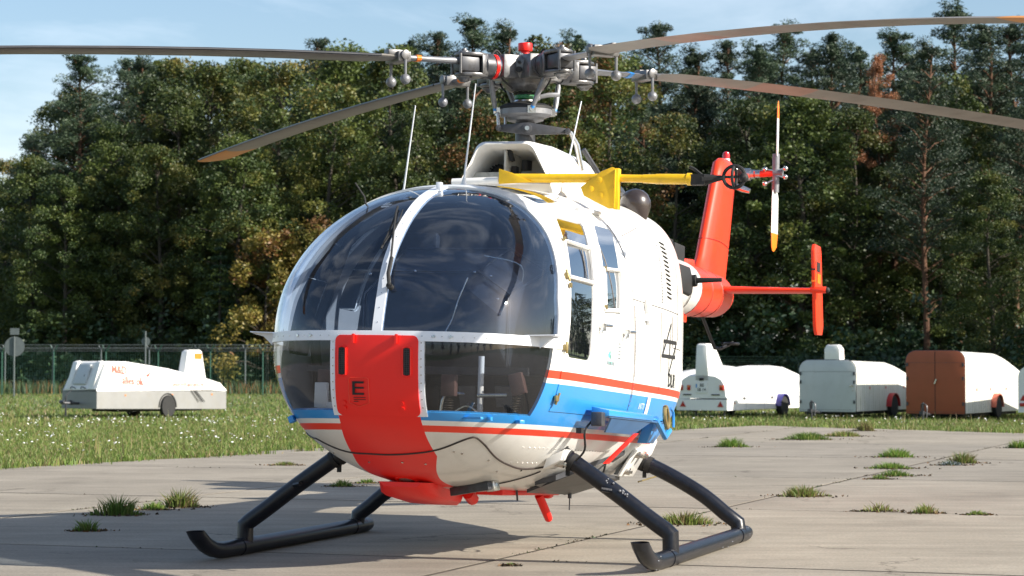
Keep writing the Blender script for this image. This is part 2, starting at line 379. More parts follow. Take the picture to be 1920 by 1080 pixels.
def spt(x, z, off=0.0, s=1):
    e = 0.01; p = Vector((x, s * side_y(x, z), z))
    a = Vector((2 * e, s * (side_y(x + e, z) - side_y(x - e, z)), 0)); b = Vector((0, s * (side_y(x, z + e) - side_y(x, z - e)), 2 * e))
    n = a.cross(b).normalized(); n = n if n.y * s > 0 else -n
    return p + n * off

# ---- dense shell, later cut exactly along window, panel and stripe edges
def spow(c, e): return math.copysign(abs(c) ** e, c)
us = [sqrt(1.0) * i / 62 for i in range(63)]                      # u in 0..1 -> x 2.566..1.566
xs = [2.566 - u * u for u in us] + [1.566 - (1.566 + 1.9) * i / 86 for i in range(1, 87)]
NSEG = 176
bm = bmesh.new(); rows = []
for x in xs:
    zt, zb, w, a, b = prm(x); r = []
    for j in range(NSEG):
        t = 2 * pi * (j + 0.5) / NSEG; c, s = cos(t), sin(t); n = a if s >= 0 else b
        hz = (zt - ZC) if s >= 0 else (ZC - zb)
        r.append(bm.verts.new((x, w * spow(c, 2 / n), ZC + hz * spow(s, 2 / n))))
    rows.append(r)
for i in range(len(rows) - 1):
    for j in range(NSEG):
        k = (j + 1) % NSEG; bm.faces.new((rows[i][j], rows[i + 1][j], rows[i + 1][k], rows[i][k]))
bm.faces.new(rows[0]); bm.faces.new(rows[-1][::-1])
bmesh.ops.recalc_face_normals(bm, faces=bm.faces)

def cut(f):
    bm.verts.index_update(); val = {}
    for v in bm.verts:
        q = f(v.co); val[v] = 0.0 if abs(q) < 4e-4 else q
    for e in list(bm.edges):
        a, b = e.verts; qa, qb = val[a], val[b]
        if qa * qb < 0:
            t = qa / (qa - qb); pa, pb = a.co.copy(), b.co.copy()
            for _ in range(2):                                        # refine: f need not be linear
                q = f(pa.lerp(pb, t)); 
                if abs(q) < 1e-5: break
                if q * qa > 0: t2 = t + (1 - t) * q / (q - qb)
                else: t2 = t * qa / (qa - q)
                t = min(0.999, max(0.001, t2))
            _, nv = bmesh.utils.edge_split(e, a, t); nv.co = pa.lerp(pb, t); val[nv] = 0.0
    for fc in list(bm.faces):
        zs = [v for v in fc.verts if val[v] == 0.0]
        if len(zs) == 2 and any(val[v] > 0 for v in fc.verts) and any(val[v] < 0 for v in fc.verts):
            a, b = zs
            if not any(b in e.verts for e in a.link_edges if e in fc.edges):
                try: bmesh.utils.face_split(fc, a, b)
                except ValueError: pass
def interp(x, tab):
    if x <= tab[0][0]: return tab[0][1]
    for (a, p), (b, q) in zip(tab, tab[1:]):
        if x <= b: return p + (q - p) * (x - a) / (b - a)
    return tab[-1][1]
GX = [(1.10,2.035),(1.158,2.02),(1.37,1.975),(1.54,1.88),(1.73,1.765),(1.87,1.70),(1.96,1.67),(2.10,1.66)]
GL = [(.70,2.085),(.759,2.083),(.868,2.083),(.984,2.073),(1.105,2.055)]
def gx(z): return interp(z, GX)
def gl(z): return interp(z, GL)
def strip_c(z): return interp(z, [(.40,-.115),(.42,-.11),(.54,-.035),(.70,-.008),(1.2,0)])
def strip_w(z): return interp(z, [(.40,.215),(.43,.22),(.54,.24),(.70,.222),(1.2,.22)])
def sd_poly(px, py, poly, r=0.04):
    """signed distance to polygon shrunk by r then rounded by r (poly convex, ccw or cw)"""
    n = len(poly); cx = sum(p[0] for p in poly) / n; cy = sum(p[1] for p in poly) / n
    ds = []
    for i in range(n):
        ax, ay = poly[i]; bx, by = poly[(i + 1) % n]; ex, ey = bx - ax, by - ay; L = math.hypot(ex, ey)
        nx, ny = ey / L, -ex / L
        if (cx - ax) * nx + (cy - ay) * ny > 0: nx, ny = -nx, -ny
        ds.append((px - ax) * nx + (py - ay) * ny + r)
    s = sorted(ds)[-2:]
    if s[0] > 0: return math.hypot(s[0], s[1]) - r
    return s[1] - r
W1C = [(1.07,1.705),(1.20,1.675),(1.36,1.625),(1.52,1.545),(1.68,1.43),(1.78,1.335),(1.87,1.235)]
W1B = [(-.198,1.072),(.198,1.072),(.20,1.5),(.19,1.855),(-.19,1.855),(-.20,1.5)]
W2C = [(1.36,1.045),(1.5,1.0),(1.62,.945),(1.75,.86),(1.87,.745)]
W2B = [(-.165,1.37),(.165,1.37),(.125,1.875),(-.125,1.875)]
ROOF = [(1.50,.10),(1.44,.47),(1.05,.47),(.80,.40),(.95,.10)]
DOOR = [(2.2,.80),(.98,.80),(.98,1.40),(.62,1.93),(2.2,1.93)]
HATCH = [(-.222,.737),(.222,.737),(.222,1.135),(-.222,1.135)]
fs_ = {
 'win1': lambda c: sd_poly(c.x - interp(c.z, W1C), c.z, W1B, .05), 'win2': lambda c: sd_poly(c.x - interp(c.z, W2C), c.z, W2B, .035),
 'roof': lambda c: sd_poly(c.x, abs(c.y), ROOF, .04) if c.z > 1.7 else 1.0,
 'gx': lambda c: gx(c.z) - c.x, 'gxf': lambda c: gx(c.z) - .095 - c.x, 'gl': lambda c: gl(c.z) - c.x,
 'post': lambda c: abs(c.y) - .025, 'lowside': lambda c: abs(c.y) - .252,
 'strip': lambda c: abs(c.y - strip_c(c.z)) - strip_w(c.z),
 'hatch': lambda c: sd_poly(c.y, c.z, HATCH, .03) if c.x > 2.2 else 1.0,
 'doorx': lambda c: c.x - 1.00,
}
for z in (1.158, 1.108, .757, .997, .955, .93, .716, .692, .660, .79, .735): cut(lambda c, z=z: c.z - z)
for k in ('gx', 'gxf', 'gl', 'post', 'lowside', 'strip', 'hatch', 'win1', 'win2', 'roof'): cut(fs_[k])
cut(lambda c: c.x - 1.55); cut(lambda c: c.z - 1.905)
bm.normal_update(); bm.verts.index_update()
VN = {v: v.normal.copy() for v in bm.verts}
reg = {}
for f in bm.faces:
    c = f.calc_center_median(); x, y, z = c; k = 'shell'
    if fs_['win1'](c) < 0: k = 'win1' + ('L' if y > 0 else 'R')
    elif fs_['win2'](c) < 0 and z > 1.3: k = 'win2' + ('L' if y > 0 else 'R')
    elif fs_['roof'](c) < 0: k = 'roof' + ('L' if y > 0 else 'R')
    elif fs_['hatch'](c) < 0: k = 'hatch'
    elif 1.108 < z < 1.158 and x > gx(z) - .03: k = 'ring'
    elif z > 1.158 and abs(y) < .025 and x > gx(z): k = 'post'
    elif z > 1.158 and x > gx(z): k = 'canopy' + ('L' if y > 0 else 'R')
    elif z > 1.108 and x > gx(z) - .095: k = 'arch'
    elif .757 < z < 1.108 and abs(y) > .252 and x > gl(z): k = 'low' + ('L' if y > 0 else 'R')
    elif .735 < z < 1.108 and abs(y) < .252 and x > 2.2: k = 'hframe'
    elif x < gx(z) - .095 and x > 1.00 and .79 < z < 1.905 and x < gx(z) - .1: k = 'door' + ('L' if y > 0 else 'R')
    reg.setdefault(k, []).append(f)
def paint(c):
    x, y, z = c
    if abs(y - strip_c(z)) < strip_w(z) and x > 1.6 and z < .78: return 1
    if z < .716: return 2 if .660 < z < .692 else 0
    if z < .757 and x > 2.0: return 3
    if z < .93: return 3
    if .955 < z < .997: return 2
    return 0
SHELLM = [M['white'], M['red'], M['stripe'], M['blue']]
def patch(name, faces, off=0.0, th=0.012, mats=None, parent=None, painted=False, inner=None, angle=40):
    vs = []; idx = {}; fsx = []; mi = []
    order = []
    for f in faces:
        for v in f.verts:
            if v not in idx: idx[v] = len(order); order.append(v)
    n = len(order)
    vs = [v.co + VN[v] * off for v in order] + [v.co + VN[v] * (off - th) for v in order]
    cnt = {}
    for f in faces:
        ids = [idx[v] for v in f.verts]; m = paint(f.calc_center_median()) if painted else 0
        fsx.append(tuple(ids)); mi.append(m); fsx.append(tuple(i + n for i in reversed(ids))); mi.append(len(mats) - 1 if inner else m)
        for a, b in zip(ids, ids[1:] + ids[:1]): cnt[(a, b)] = m
    for (a, b), m in cnt.items():
        if (b, a) not in cnt: fsx.append((b, a, a + n, b + n)); mi.append(m)
    me = bpy.data.meshes.new(name); me.from_pydata([tuple(v) for v in vs], [], fsx)
    for m in mats: me.materials.append(m)
    me.polygons.foreach_set('material_index', mi); me.polygons.foreach_set('use_smooth', [True] * len(fsx))
    me.set_sharp_from_angle(angle=radians(angle))
    o = bpy.data.objects.new(name, me); COL.objects.link(o); o.parent = parent or HELI
    return o
shell = patch('fuselage_shell', reg['shell'], 0, .018, SHELLM + [M['white_in']], painted=True, inner=True)
patch('canopy_waist_frame', reg['ring'], .007, .026, [M['frame']])
patch('canopy_centre_post', reg['post'], .007, .026, [M['frame']])
patch('canopy_arch', reg['arch'], .006, .026, [M['white']])
patch('hatch_frame', reg['hframe'], .004, .022, [M['frame']])
for s, nm in (('L', 'left'), ('R', 'right')):
    patch('canopy_pane', reg['canopy' + s], -.001, .004, [M['glass']])
    patch('lower_nose_pane', reg['low' + s], -.001, .004, [M['glass_low']])
    patch('roof_pane', reg['roof' + s], -.001, .004, [M['glass']])
    door = patch('cabin_door', reg['door' + s], .004, .022, SHELLM + [M['white_in']], painted=True, inner=True)
    patch('door_window', reg['win1' + s], -.001, .004, [M['glass_side']], parent=door)
    patch('side_window', reg['win2' + s], -.001, .004, [M['glass_side']])
hatch = patch('nose_hatch', reg['hatch'], .010, .010, [M['red']]); hatch['label'] = 'red nose hatch with two vent grilles and a black letter E'
bm.free()

def grid_patch(name, mapf, u0, u1, v0, v1, mat, parent, nu=6, nv=6, off=.02, th=.004):
    mb = MB(); a = [[mapf(u0 + (u1 - u0) * i / nu, v0 + (v1 - v0) * j / nv, off) for j in range(nv + 1)] for i in range(nu + 1)]
    b = [[mapf(u0 + (u1 - u0) * i / nu, v0 + (v1 - v0) * j / nv, off - th) for j in range(nv + 1)] for i in range(nu + 1)]
    for i in range(nu):
        for j in range(nv):
            mb.add([a[i][j], a[i + 1][j], a[i + 1][j + 1], a[i][j + 1]], [(0, 1, 2, 3)])
    def side(p, q):
        for k in range(len(p) - 1): mb.add([p[k], p[k + 1], q[k + 1], q[k]], [(0, 1, 2, 3)])
    side(a[0], b[0]); side(a[-1], b[-1]); side([r[0] for r in a], [r[0] for r in b]); side([r[-1] for r in a], [r[-1] for r in b])
    return mb.build(name, mat, parent)
def decal(name, vs, fs, mapf, c, mat, parent, off=.018, flip=1, rot=0.0):
    mb = MB(); cr, sr = cos(rot), sin(rot)
    mb.add([mapf(c[0] + flip * (v[0] * cr - v[1] * sr), c[1] + v[0] * sr + v[1] * cr, off) for v in vs], fs)
    return mb.build(name, mat, parent, smooth=False)
# hatch furniture
for yc in (-.182, .165):
    g = grid_patch('vent_grille', fpt, yc - .017, yc + .017, .938, 1.072, M['rubber'], hatch, 2, 8, off=.0165, th=.004)
    mb = MB()
    for i in range(14): 
        z = .945 + i * .0092; mb.tube([fpt(yc - .016, z, .0185), fpt(yc + .016, z, .0185)], .0011, 4)
    for k in (-.009, 0, .009): mb.tube([fpt(yc + k, .94, .0185), fpt(yc + k, 1.07, .0185)], .0009, 4)
    tag(mb.build('grille_mesh', M['dgrey'], hatch), kind='stuff')
    mb = MB(); mb.tube([fpt(yc + a * .021, z, .014) for a, z in ((-1, .938), (-1, 1.072), (0, 1.08), (1, 1.072), (1, .938), (0, .93), (-1, .938))], .005, 6)
    mb.build('vent_surround', M['red'], hatch)
for y, z0, z1 in ((-.03, .858, .864),): pass
mb = MB()
for (a, b, c, d) in ((-.125,-.110,.838,.905), (-.125,-.062,.894,.905), (-.125,-.062,.868,.877), (-.125,-.062,.838,.848)):
    pts = [fpt(a, c, .0175), fpt(b, c, .0175), fpt(b, d, .0175), fpt(a, d, .0175)]; mb.add(pts, [(0, 1, 2, 3)])
mb.build('letter_e', M['rubber'], hatch, smooth=False)
mb = MB()
for z, a, b in ((.825,-.120,-.055), (.815,-.120,-.055), (.806,-.120,-.095)): mb.tube([fpt(a, z, .0148), fpt(b, z, .0148)], .0016, 4)
tag(mb.build('small_print', M['seal'], hatch), kind='stuff')
mb = MB(); o_ = [(-.145,.80),(-.145,.915),(-.135,.922),(-.045,.922),(-.037,.915),(-.037,.80),(-.09,.782),(-.145,.80)]
mb.tube([fpt(y, z, .0145) for y, z in o_], .0022, 4); mb.build('plate_outline', M['stripe'], hatch)
mb = MB()
for y, z in ((-.175,.80),(.135,.80),(-.175,.775),(.135,.775)): mb.cyl(fpt(y, z, .012), fpt(y, z, .0175), .011, 10)
for y in (-.12, .11): mb.box(fpt(y, 1.118, .018), (.012, .012, .045))
split_build(mb, 'hatch_latch', M['red'], hatch)
# rivets and bolts on frames
mb = MB()
for i in range(27):
    y = -.66 + i * .05
    if abs(y) < .70: mb.cyl(fpt(y, 1.133, .006), fpt(y, 1.133, .0095), .0036, 6)
for y in (-.45, -.37, .30, .38): mb.cyl(fpt(y, 1.133, .006), fpt(y, 1.133, .014), .008, 8)
for sy in (-1, 1):
    for i in range(9): 
        z = .78 + i * .04; mb.cyl(fpt(sy * .237, z, .003), fpt(sy * .237, z, .007), .0036, 6)
for i in range(9):
    z = 1.2 + i * .075; mb.cyl(fpt(0, z, .006), fpt(0, z, .009), .003, 6)
tag(mb.build('frame_bolts', M['metal'], HELI), kind='stuff')
# rubber seal line curling round the belly
SEAL = [(2.006,-.599,.647),(2.10,-.515,.612),(2.142,-.465,.600),(2.167,-.304,.562),(2.21,-.16,.548),(2.223,-.043,.544),(2.24,.10,.553),(2.25,.22,.578),(2.268,.34,.622),(2.262,.41,.643),(2.235,.435,.641),(2.15,.45,.603),(2.06,.455,.565),(1.93,.46,.53),(1.80,.47,.51),(1.617,.483,.493),(1.40,.53,.505),(1.27,.556,.521)]
def cat(pts, n=5):
    out = []; P_ = [pts[0]] + list(pts) + [pts[-1]]
    for i in range(1, len(P_) - 2):
        a, b, c, d = map(Vector, P_[i - 1:i + 3])
        for k in range(n):
            t = k / n; out.append(0.5 * ((2 * b) + (c - a) * t + (2 * a - 5 * b + 4 * c - d) * t * t + (3 * b - a - 3 * c + d) * t ** 3))
    out.append(Vector(pts[-1])); return out
def onbelly(p, off):
    z = bot_z(p[0], p[1]) if abs(p[1]) < fwid(p[0]) * .97 else p[2]
    c = Vector((1.6, 0, 1.2)); q = Vector((p[0], p[1], z)); return q + (q - c).normalized() * off
mb = MB(); mb.tube([onbelly(p, .002) for p in cat(SEAL)], .0052, 8)
b2 = [(2.006,-.599,.647),(1.92,-.60,.615),(1.80,-.56,.55),(1.6,-.50,.49)]
mb.tube([onbelly(p, .002) for p in cat(b2)], .0052, 8)
b3 = [(1.35,.50,.47),(1.45,.40,.43),(1.55,.25,.39),(1.62,.1,.37)]
mb.tube([onbelly(p, .002) for p in cat(b3)], .0045, 8)
mb.build('belly_seal', M['seal'], HELI)
mb = MB()
for x, y in ((2.1,-.2),(2.14,0),(2.12,.12),(2.0,.42),(1.8,.40),(2.05,-.42),(2.16,.33),(1.6,.47),(2.2,.3)):
    p = onbelly((x, y, 0), .001); mb.cyl(p, onbelly((x, y, 0), .006), .006, 8)
for i in range(26):
    x = 1.9 - i * .055; mb.cyl(spt(x, .60, 0), spt(x, .60, .003), .0032, 6); mb.cyl(spt(x - .02, .52, 0), spt(x - .02, .52, .003), .0028, 6)
tag(mb.build('belly_rivets', M['metal'], HELI), kind='stuff')
# blue front step rails under the lower panes
mb = MB()
mb.box(fpt(.43, .742, .012), (.02, .20, .012), rotm('Z', -radians(24))); mb.box(fpt(.62, .738, .02), (.03, .05, .018), rotm('Z', -radians(40)))
mb.box(fpt(.52, .742, .012), (.03, .02, .02)); mb.box(fpt(-.60, .725, .02), (.04, .03, .035), rotm('X', radians(25)))
mb.build('nose_step_rail', M['blue'], HELI, bevel=.002)
# deflector wings at both ends of the waist frame
for s in (-1, 1):
    mb = MB(); x0 = 2.16; y0 = s * side_y(x0, 1.14)
    mb.prism([(x0 + .10, y0 - s * .06, 1.158), (x0 + .09, y0 + s * .10, 1.163), (x0 + .02, y0 + s * .115, 1.163), (x0 - .10, y0 + s * .03, 1.158)], (0, 0, .005))
    mb.prism([(x0 + .02, y0 + s * .115, 1.16), (x0 + .02, y0 + s * .05, 1.145), (x0 + .02, y0 - s * .0, 1.10), (x0 + .02, y0 - s * .02, 1.16)], (.005, 0, 0))
    mb.build('canopy_deflector', M['frame'], HELI)
# wiper on the centre post
mb = MB(); mb.cyl(fpt(.045, 1.38, 0), fpt(.045, 1.38, .035), .016, 12)
mb.tube([fpt(.045, 1.38, .03), fpt(.03, 1.44, .03), fpt(.028, 1.52, .03)], .011, 8); mb.tube([fpt(.028, 1.5, .03), fpt(-.03, 1.70, .03), fpt(-.06, 1.77, .025)], .006, 6)
mb.build('wiper_arm', M['rubber'], HELI)
mb = MB(); mb.tube([fpt(-.055, 1.58, .012), fpt(-.05, 1.66, .014), fpt(-.06, 1.75, .014), fpt(-.09, 1.83, .012)], .006, 6)
mb.tube([fpt(-.045, 1.60, .02), fpt(-.02, 1.72, .02), fpt(-.04, 1.80, .02)], .003, 5); mb.build('wiper_blade', M['rubber'], HELI)
mb = MB(); mb.box((1.80, .03, top_z(1.80, .03) + .02), (.03, .03, .05)); mb.build('post_bracket', M['frame'], HELI, bevel=.003)
# landing lights and belly boxes
mb = MB(); p = Vector((1.83, -.09, bot_z(1.83, -.09))); nrm = Vector((.33, 0, -1)).normalized()
mb.lathe([(.062, -.006), (.062, .006), (.048, .008), (.046, .002)], p, nrm, 24); ll = mb.build('landing_light', M['red'], HELI)
mb = MB(); mb.lathe([(.046, -.002), (.04, .004), (.02, .008), (.001, .009)], p, nrm, 24); mb.build('light_lens', M['lamp'], ll)
mb = MB()
rings = []
for x, hw, zb in ((1.87, .13, .375), (1.80, .15, .325), (1.45, .14, .285), (1.20, .12, .275), (1.12, .10, .30)):
    zt = .40; rings.append([(x, -.11 - hw, zt), (x, -.11 + hw, zt), (x, -.11 + hw * .9, zb + .02), (x, -.11 + hw * .7, zb), (x, -.11 - hw * .7, zb), (x, -.11 - hw * .9, zb + .02)])
mb.loft(rings); mb.tube([(1.15, .02, .345), (1.06, .02, .31)], .035, 10); bl = mb.build('belly_fairing', M['red'], HELI)
mb = MB(); mb.box((1.62, .20, .375), (.05, .24, .045), rotm('X', radians(10)) @ rotm('Z', radians(-12))); st = mb.build('boarding_step', M['dgrey'], HELI, bevel=.003)
mb = MB(); mb.box((1.60, .315, .392), (.06, .05, .055), rotm('X', radians(10)) @ rotm('Z', radians(-12))); mb.build('step_bracket', M['metal'], st, bevel=.003)
mb = MB(); mb.box((.62, .15, .362), (1.10, .16, .048)); mb.cyl((.10, .15, .345), (.02, .15, .345), .03, 12); ab = mb.build('belly_antenna_box', M['red'], HELI, bevel=.008)
mb = MB(); mb.tube([(.24, .15, .335), (.17, .17, .25), (.13, .18, .20)], [.026, .026, .024], 12); mb.ball((.13, .18, .20), .024); mb.build('hook_tube', M['red'], HELI)
mb = MB(); mb.cyl((.95, .24, .38), (.93, .24, .31), .006, 8); mb.cyl((.0, .27, .36), (.0, .27, .25), .004, 8); mb.cyl((.0, .27, .36), (.0, .27, .32), .012, 8); split_build(mb, 'drain_pipe', M['dgrey'], HELI)
mb = MB(); mb.prism([(1.12,.40,.43),(1.12,.52,.46),(.2,.66,.62),(.2,.30,.37)], (0, 0, -.03)); mb.prism([(.95,.30,.375),(.95,.60,.50),(-.1,.55,.46),(-.1,.25,.36)], (0, 0, -.02)); mb.build('belly_trough', M['dgrey'], HELI)
# ---- interior
mb = MB(); fl = [(2.22,-.48),(2.22,.48),(1.9,.62),(.7,.68),(.7,-.68),(1.9,-.62)]
mb.prism([(x, y, .66) for x, y in fl], (0, 0, .02)); mb.build('cabin_floor', M['inside'], HELI)
mb = MB(); mb.prism([(.60, s_ * .94 * side_y(.62, z_), z_) for s_, zz in ((1, (.5,.7,.9,1.2,1.5,1.7,1.85,1.95,2.02)), (-1, (2.02,1.95,1.85,1.7,1.5,1.2,.9,.7,.5))) for z_ in zz], (.04, 0, 0)); mb.build('cabin_bulkhead', M['inside'], HELI)
mb = MB(); rg = []
for x, hw, z0, z1 in ((2.08,.36,1.12,1.40),(2.02,.40,1.0,1.50),(1.62,.47,.98,1.66),(1.45,.40,1.0,1.60)):
    rg.append([(x, .12 - hw, z0), (x, .12 + hw, z0), (x, .12 + hw, z1 - .12), (x, .12 + hw * .55, z1), (x, .12 - hw * .7, z1), (x, .12 - hw, z1 - .12)])
mb.loft(rg); ic = mb.build('instrument_cover', M['dark'], HELI, smooth=False, bevel=.012)
mb = MB()
mb.tube([(2.035,-.285,1.0),(2.035,-.285,1.385),(2.035,-.165,1.505),(2.035,.345,1.505),(2.035,.525,1.385),(2.035,.525,1.0)], .005, 5)
mb.tube([(2.035,.345,1.505),(1.62,.38,1.665),(1.62,.59,1.545),(2.035,.525,1.385)], .005, 5); mb.tube([(2.035,-.165,1.505),(1.62,-.21,1.665),(1.62,.38,1.665)], .005, 5)
mb.build('cover_piping', M['dgrey'], ic)
mb = MB()
for y, z in ((-.25,1.49),(.0,1.505),(.33,1.50),(.42,1.48),(.46,1.36),(.46,1.2),(.50,1.10)): mb.ball((2.045, y, z), .008, 8, 6)
tag(mb.build('cover_studs', M['metal'], ic), kind='stuff')
mb = MB(); mb.tube(cat([(2.07,.30,1.47),(2.12,.27,1.35),(2.12,.24,1.25),(2.13,.20,1.17)]), .004, 6); mb.tube(cat([(1.9,.33,1.60),(1.85,.52,1.55),(1.85,.50,1.40),(1.95,.42,1.26)]), .004, 6); mb.build('cover_cord', M['metal'], ic)
for sy in (-1, 1):
    mb = MB(); mb.box((1.05, sy * .40, 1.02), (.46, .44, .14)); mb.box((.83, sy * .40, 1.36), (.12, .42, .62), rotm('Y', radians(-10))); mb.box((1.05, sy*.40, .82), (.3, .3, .28))
    sd_ = mb.build('pilot_seat', M['inside'], HELI, bevel=.03)
    mb = MB(); mb.box((.90, sy * .40, 1.76), (.07, .22, .14)); mb.build('headrest', M['dark'], sd_, bevel=.02)
    mb = MB(); mb.tube(cat([(1.35, sy*.40,.70),(1.42, sy*.40,.95),(1.36, sy*.40,1.18)]), .012, 8); mb.cyl((1.36, sy*.40, 1.16), (1.37, sy*.40, 1.26), .02, 10); mb.build('control_stick', M['dark'], HELI)
    for k in (-.1, .1):
        mb = MB(); mb.box((1.95, sy * .38 + k, .86), (.02, .09, .11), rotm('Y', radians(20))); mb.tube([(1.95, sy*.38+k, .82), (1.88, sy*.38+k, .68)], .009, 6); mb.build('rudder_pedal', M['grey'], HELI)
for x, y, z, tl in ((2.30,.30,.90,0), (2.10,.60,.92,.25), (2.20,-.42,.92,0)):
    mb = MB(); mb.box((x, y, z), (.05, .075, .11), rotm('X', tl)); bx = mb.build('instrument_box', pmat('box_brown', (.09,.05,.05), .5), HELI, bevel=.005)
    mb = MB()
    for i in range(7): mb.lathe([(.020, -.003), (.026, 0), (.020, .003)], (x, y - sin(tl) * .0 + (.012 * i * sin(tl) * -1), z - .075 - i * .013), (0, -sin(tl) * 0.6, 1), 12)
    mb.build('flexible_bellows', M['metal'], bx)
mb = MB(); mb.cyl((2.10, .40, .70), (2.10, .40, 1.06), .016, 12); mb.cyl((1.95, -.40, .70), (1.95, -.40, 1.06), .014, 12); mb.build('support_tube', M['frame'], HELI)
mb = MB(); mb.box((2.08, .32, .985), (.03, .66, .04)); mb.box((2.08, -.40, .985), (.03, .34, .03)); mb.build('cross_beam', M['dark'], HELI)
mb = MB(); mb.tube(cat([(2.2,.22,.70),(2.2,.24,.85),(2.18,.34,.86)]), .008, 6); mb.cyl((2.15, .40, .855), (2.12, .55, .86), .012, 10); mb.tube(cat([(2.22,.29,.76),(2.2,.36,.80),(2.2,.42,.76),(2.2,.37,.72),(2.22,.29,.76)]), .006, 6)
mb.build('control_linkage', M['metal'], HELI)
mb = MB(); mb.box((2.25, -.42, .84), (.03, .07, .13)); mb.box((2.25,-.36,.78),(.02,.16,.05)); mb.build('white_box', M['frame'], HELI, bevel=.004)
mb = MB()
for sy in (-1, 1): mb.tube([(1.55, sy*.72, .80), (1.62, sy*.74, 1.2), (1.45, sy*.62, 1.75), (1.3, sy*.4, 1.93), (1.28, 0, 1.98)], .03, 8)
mb.build('canopy_inner_bow', M['rubber'], HELI)
# ---- door and window furniture, left side and mirrored
for s in (1, -1):
    doorp = [o for o in HELI.children if o.name.startswith('cabin_door')][0 if s == 1 else 1]
    def fr(name, pts, r, mat, off=.006, par=HELI):
        mb = MB(); mb.tube([spt(x, z, off, s) for x, z in pts], r, 6); return mb.build(name, mat, par)
    fr('sliding_pane_frame', [(1.77,1.50),(1.70,1.60),(1.60,1.705),(1.22,1.70),(1.30,1.60),(1.36,1.50),(1.77,1.50)], .012, M['white'], .008, doorp)
    fr('window_divider', [(1.36,1.69),(1.47,1.50)], .005, M['metal'], .008, doorp)
    fr('sliding_pane_frame', [(1.235,1.365),(1.11,1.60),(.80,1.62),(.90,1.385),(1.235,1.365)], .013, M['white'], .008)
    fr('window_divider', [(1.08,1.575),(1.175,1.40)], .005, M['metal'], .006)
    for (x, z, par) in ((1.34,1.272,doorp), (.85,1.27,HELI)):
        mb = MB(); mb.cyl(spt(x, z, 0, s), spt(x, z, .035, s), .014, 10); mb.tube([spt(x, z, .035, s), spt(x - .13, z + .006, .035, s)], .010, 8); mb.tube([spt(x, z, .03, s), spt(x + .01, z - .04, .015, s)], .008, 6)
        mb.build('door_handle', M['metal'], par)
    for (x, z) in ((1.60,1.71),(1.80,1.45),(1.10,1.60),(1.225,1.38)):
        mb = MB(); mb.box(spt(x, z, .016, s), (.03, .012, .025)); mb.build('pane_catch', M['brass'], HELI, bevel=.002)
    # seams of doors and panels as fine dark lines
    mb = MB()
    for line in ([(gx(z) - .10, z) for z in (.79,.9,1.0,1.1,1.2,1.3,1.4,1.5,1.6,1.7,1.8,1.9)], [(1.00,1.90),(1.00,1.6),(1.0,1.2),(1.0,.80),(1.3,.79),(1.6,.79),(1.93,.79)],
                 [(.62,1.90),(.60,1.6),(.60,1.2),(.60,.78)], [(.60,1.475),(.2,1.47),(-.1,1.468),(-.48,1.465)], [(.57,1.50),(.50,1.85),(.2,1.93)], [(-.02,1.50),(-.02,1.93)], [(-.48,1.3),(-.48,1.50),(-.46,1.9)],
                 [(.58,1.44),(.58,.8)], [(.0,1.44),(.0,.98)], [(-.3,1.44),(-.33,1.25),(-.6,1.25)]):
        pp = []
        for (a, b), (c, d) in zip(line, line[1:]):
            for k in range(5): pp.append((a + (c - a) * k / 5, b + (d - b) * k / 5))
        pp.append(line[-1]); mb.tube([spt(x, z, .0005, s) for x, z in pp], .0026, 4)
    tag(mb.build('panel_seam', M['seal'], HELI), kind='stuff')
    for z in (1.50, 1.12, .86):
        mb = MB(); mb.box(spt(gx(z) - .10, z, .012, s), (.05, .014, .03)); mb.cyl(spt(gx(z) - .10, z - .03, .018, s), spt(gx(z) - .10, z + .03, .018, s), .007, 8); mb.build('door_hinge', M['brass'], HELI, bevel=.002)
    mb = MB()
    for k in range(24):
        for (x, z) in ((.56 - k * .043, 1.445), (.56 - k * .043, 1.50), (.575, 1.42 - k * .024), (-.01, 1.90 - k * .018), (-.035, 1.90 - k * .018), (.94 - k * .012, .80)): mb.cyl(spt(x, z, 0, s), spt(x, z, .0022, s), .0034, 6)
    tag(mb.build('side_rivets', M['midgrey'], HELI), kind='stuff')
    # louvres at the engine bay
    for i in range(13):
        z = 1.875 - i * .027; x = -.10 - .004 * i
        mb = MB(); pts = [spt(x - .11 * t, z - .008 * t, .003, s) for t in (0, .5, 1)]; mb.tube(pts, [.005, .007, .005], 6, ell=.8); mb.build('louvre', M['rubber'], HELI)
    mb = MB(); mb.box(spt(.36, 1.43, .012, s), (.028, .02, .13)); mb.prism([spt(.40, 1.47, .004, s), spt(.30, 1.47, .004, s), spt(.34, 1.34, .004, s)], (0, s * .018, 0)); mb.build('step_flap', M['white'], HELI)
    mb = MB(); mb.tube([spt(x, z, .01, s) for x, z in ((.92,1.95),(.72,1.96),(.5,1.965),(.2,1.97))], .013, 6); mb.build('door_rail', M['white'], HELI)
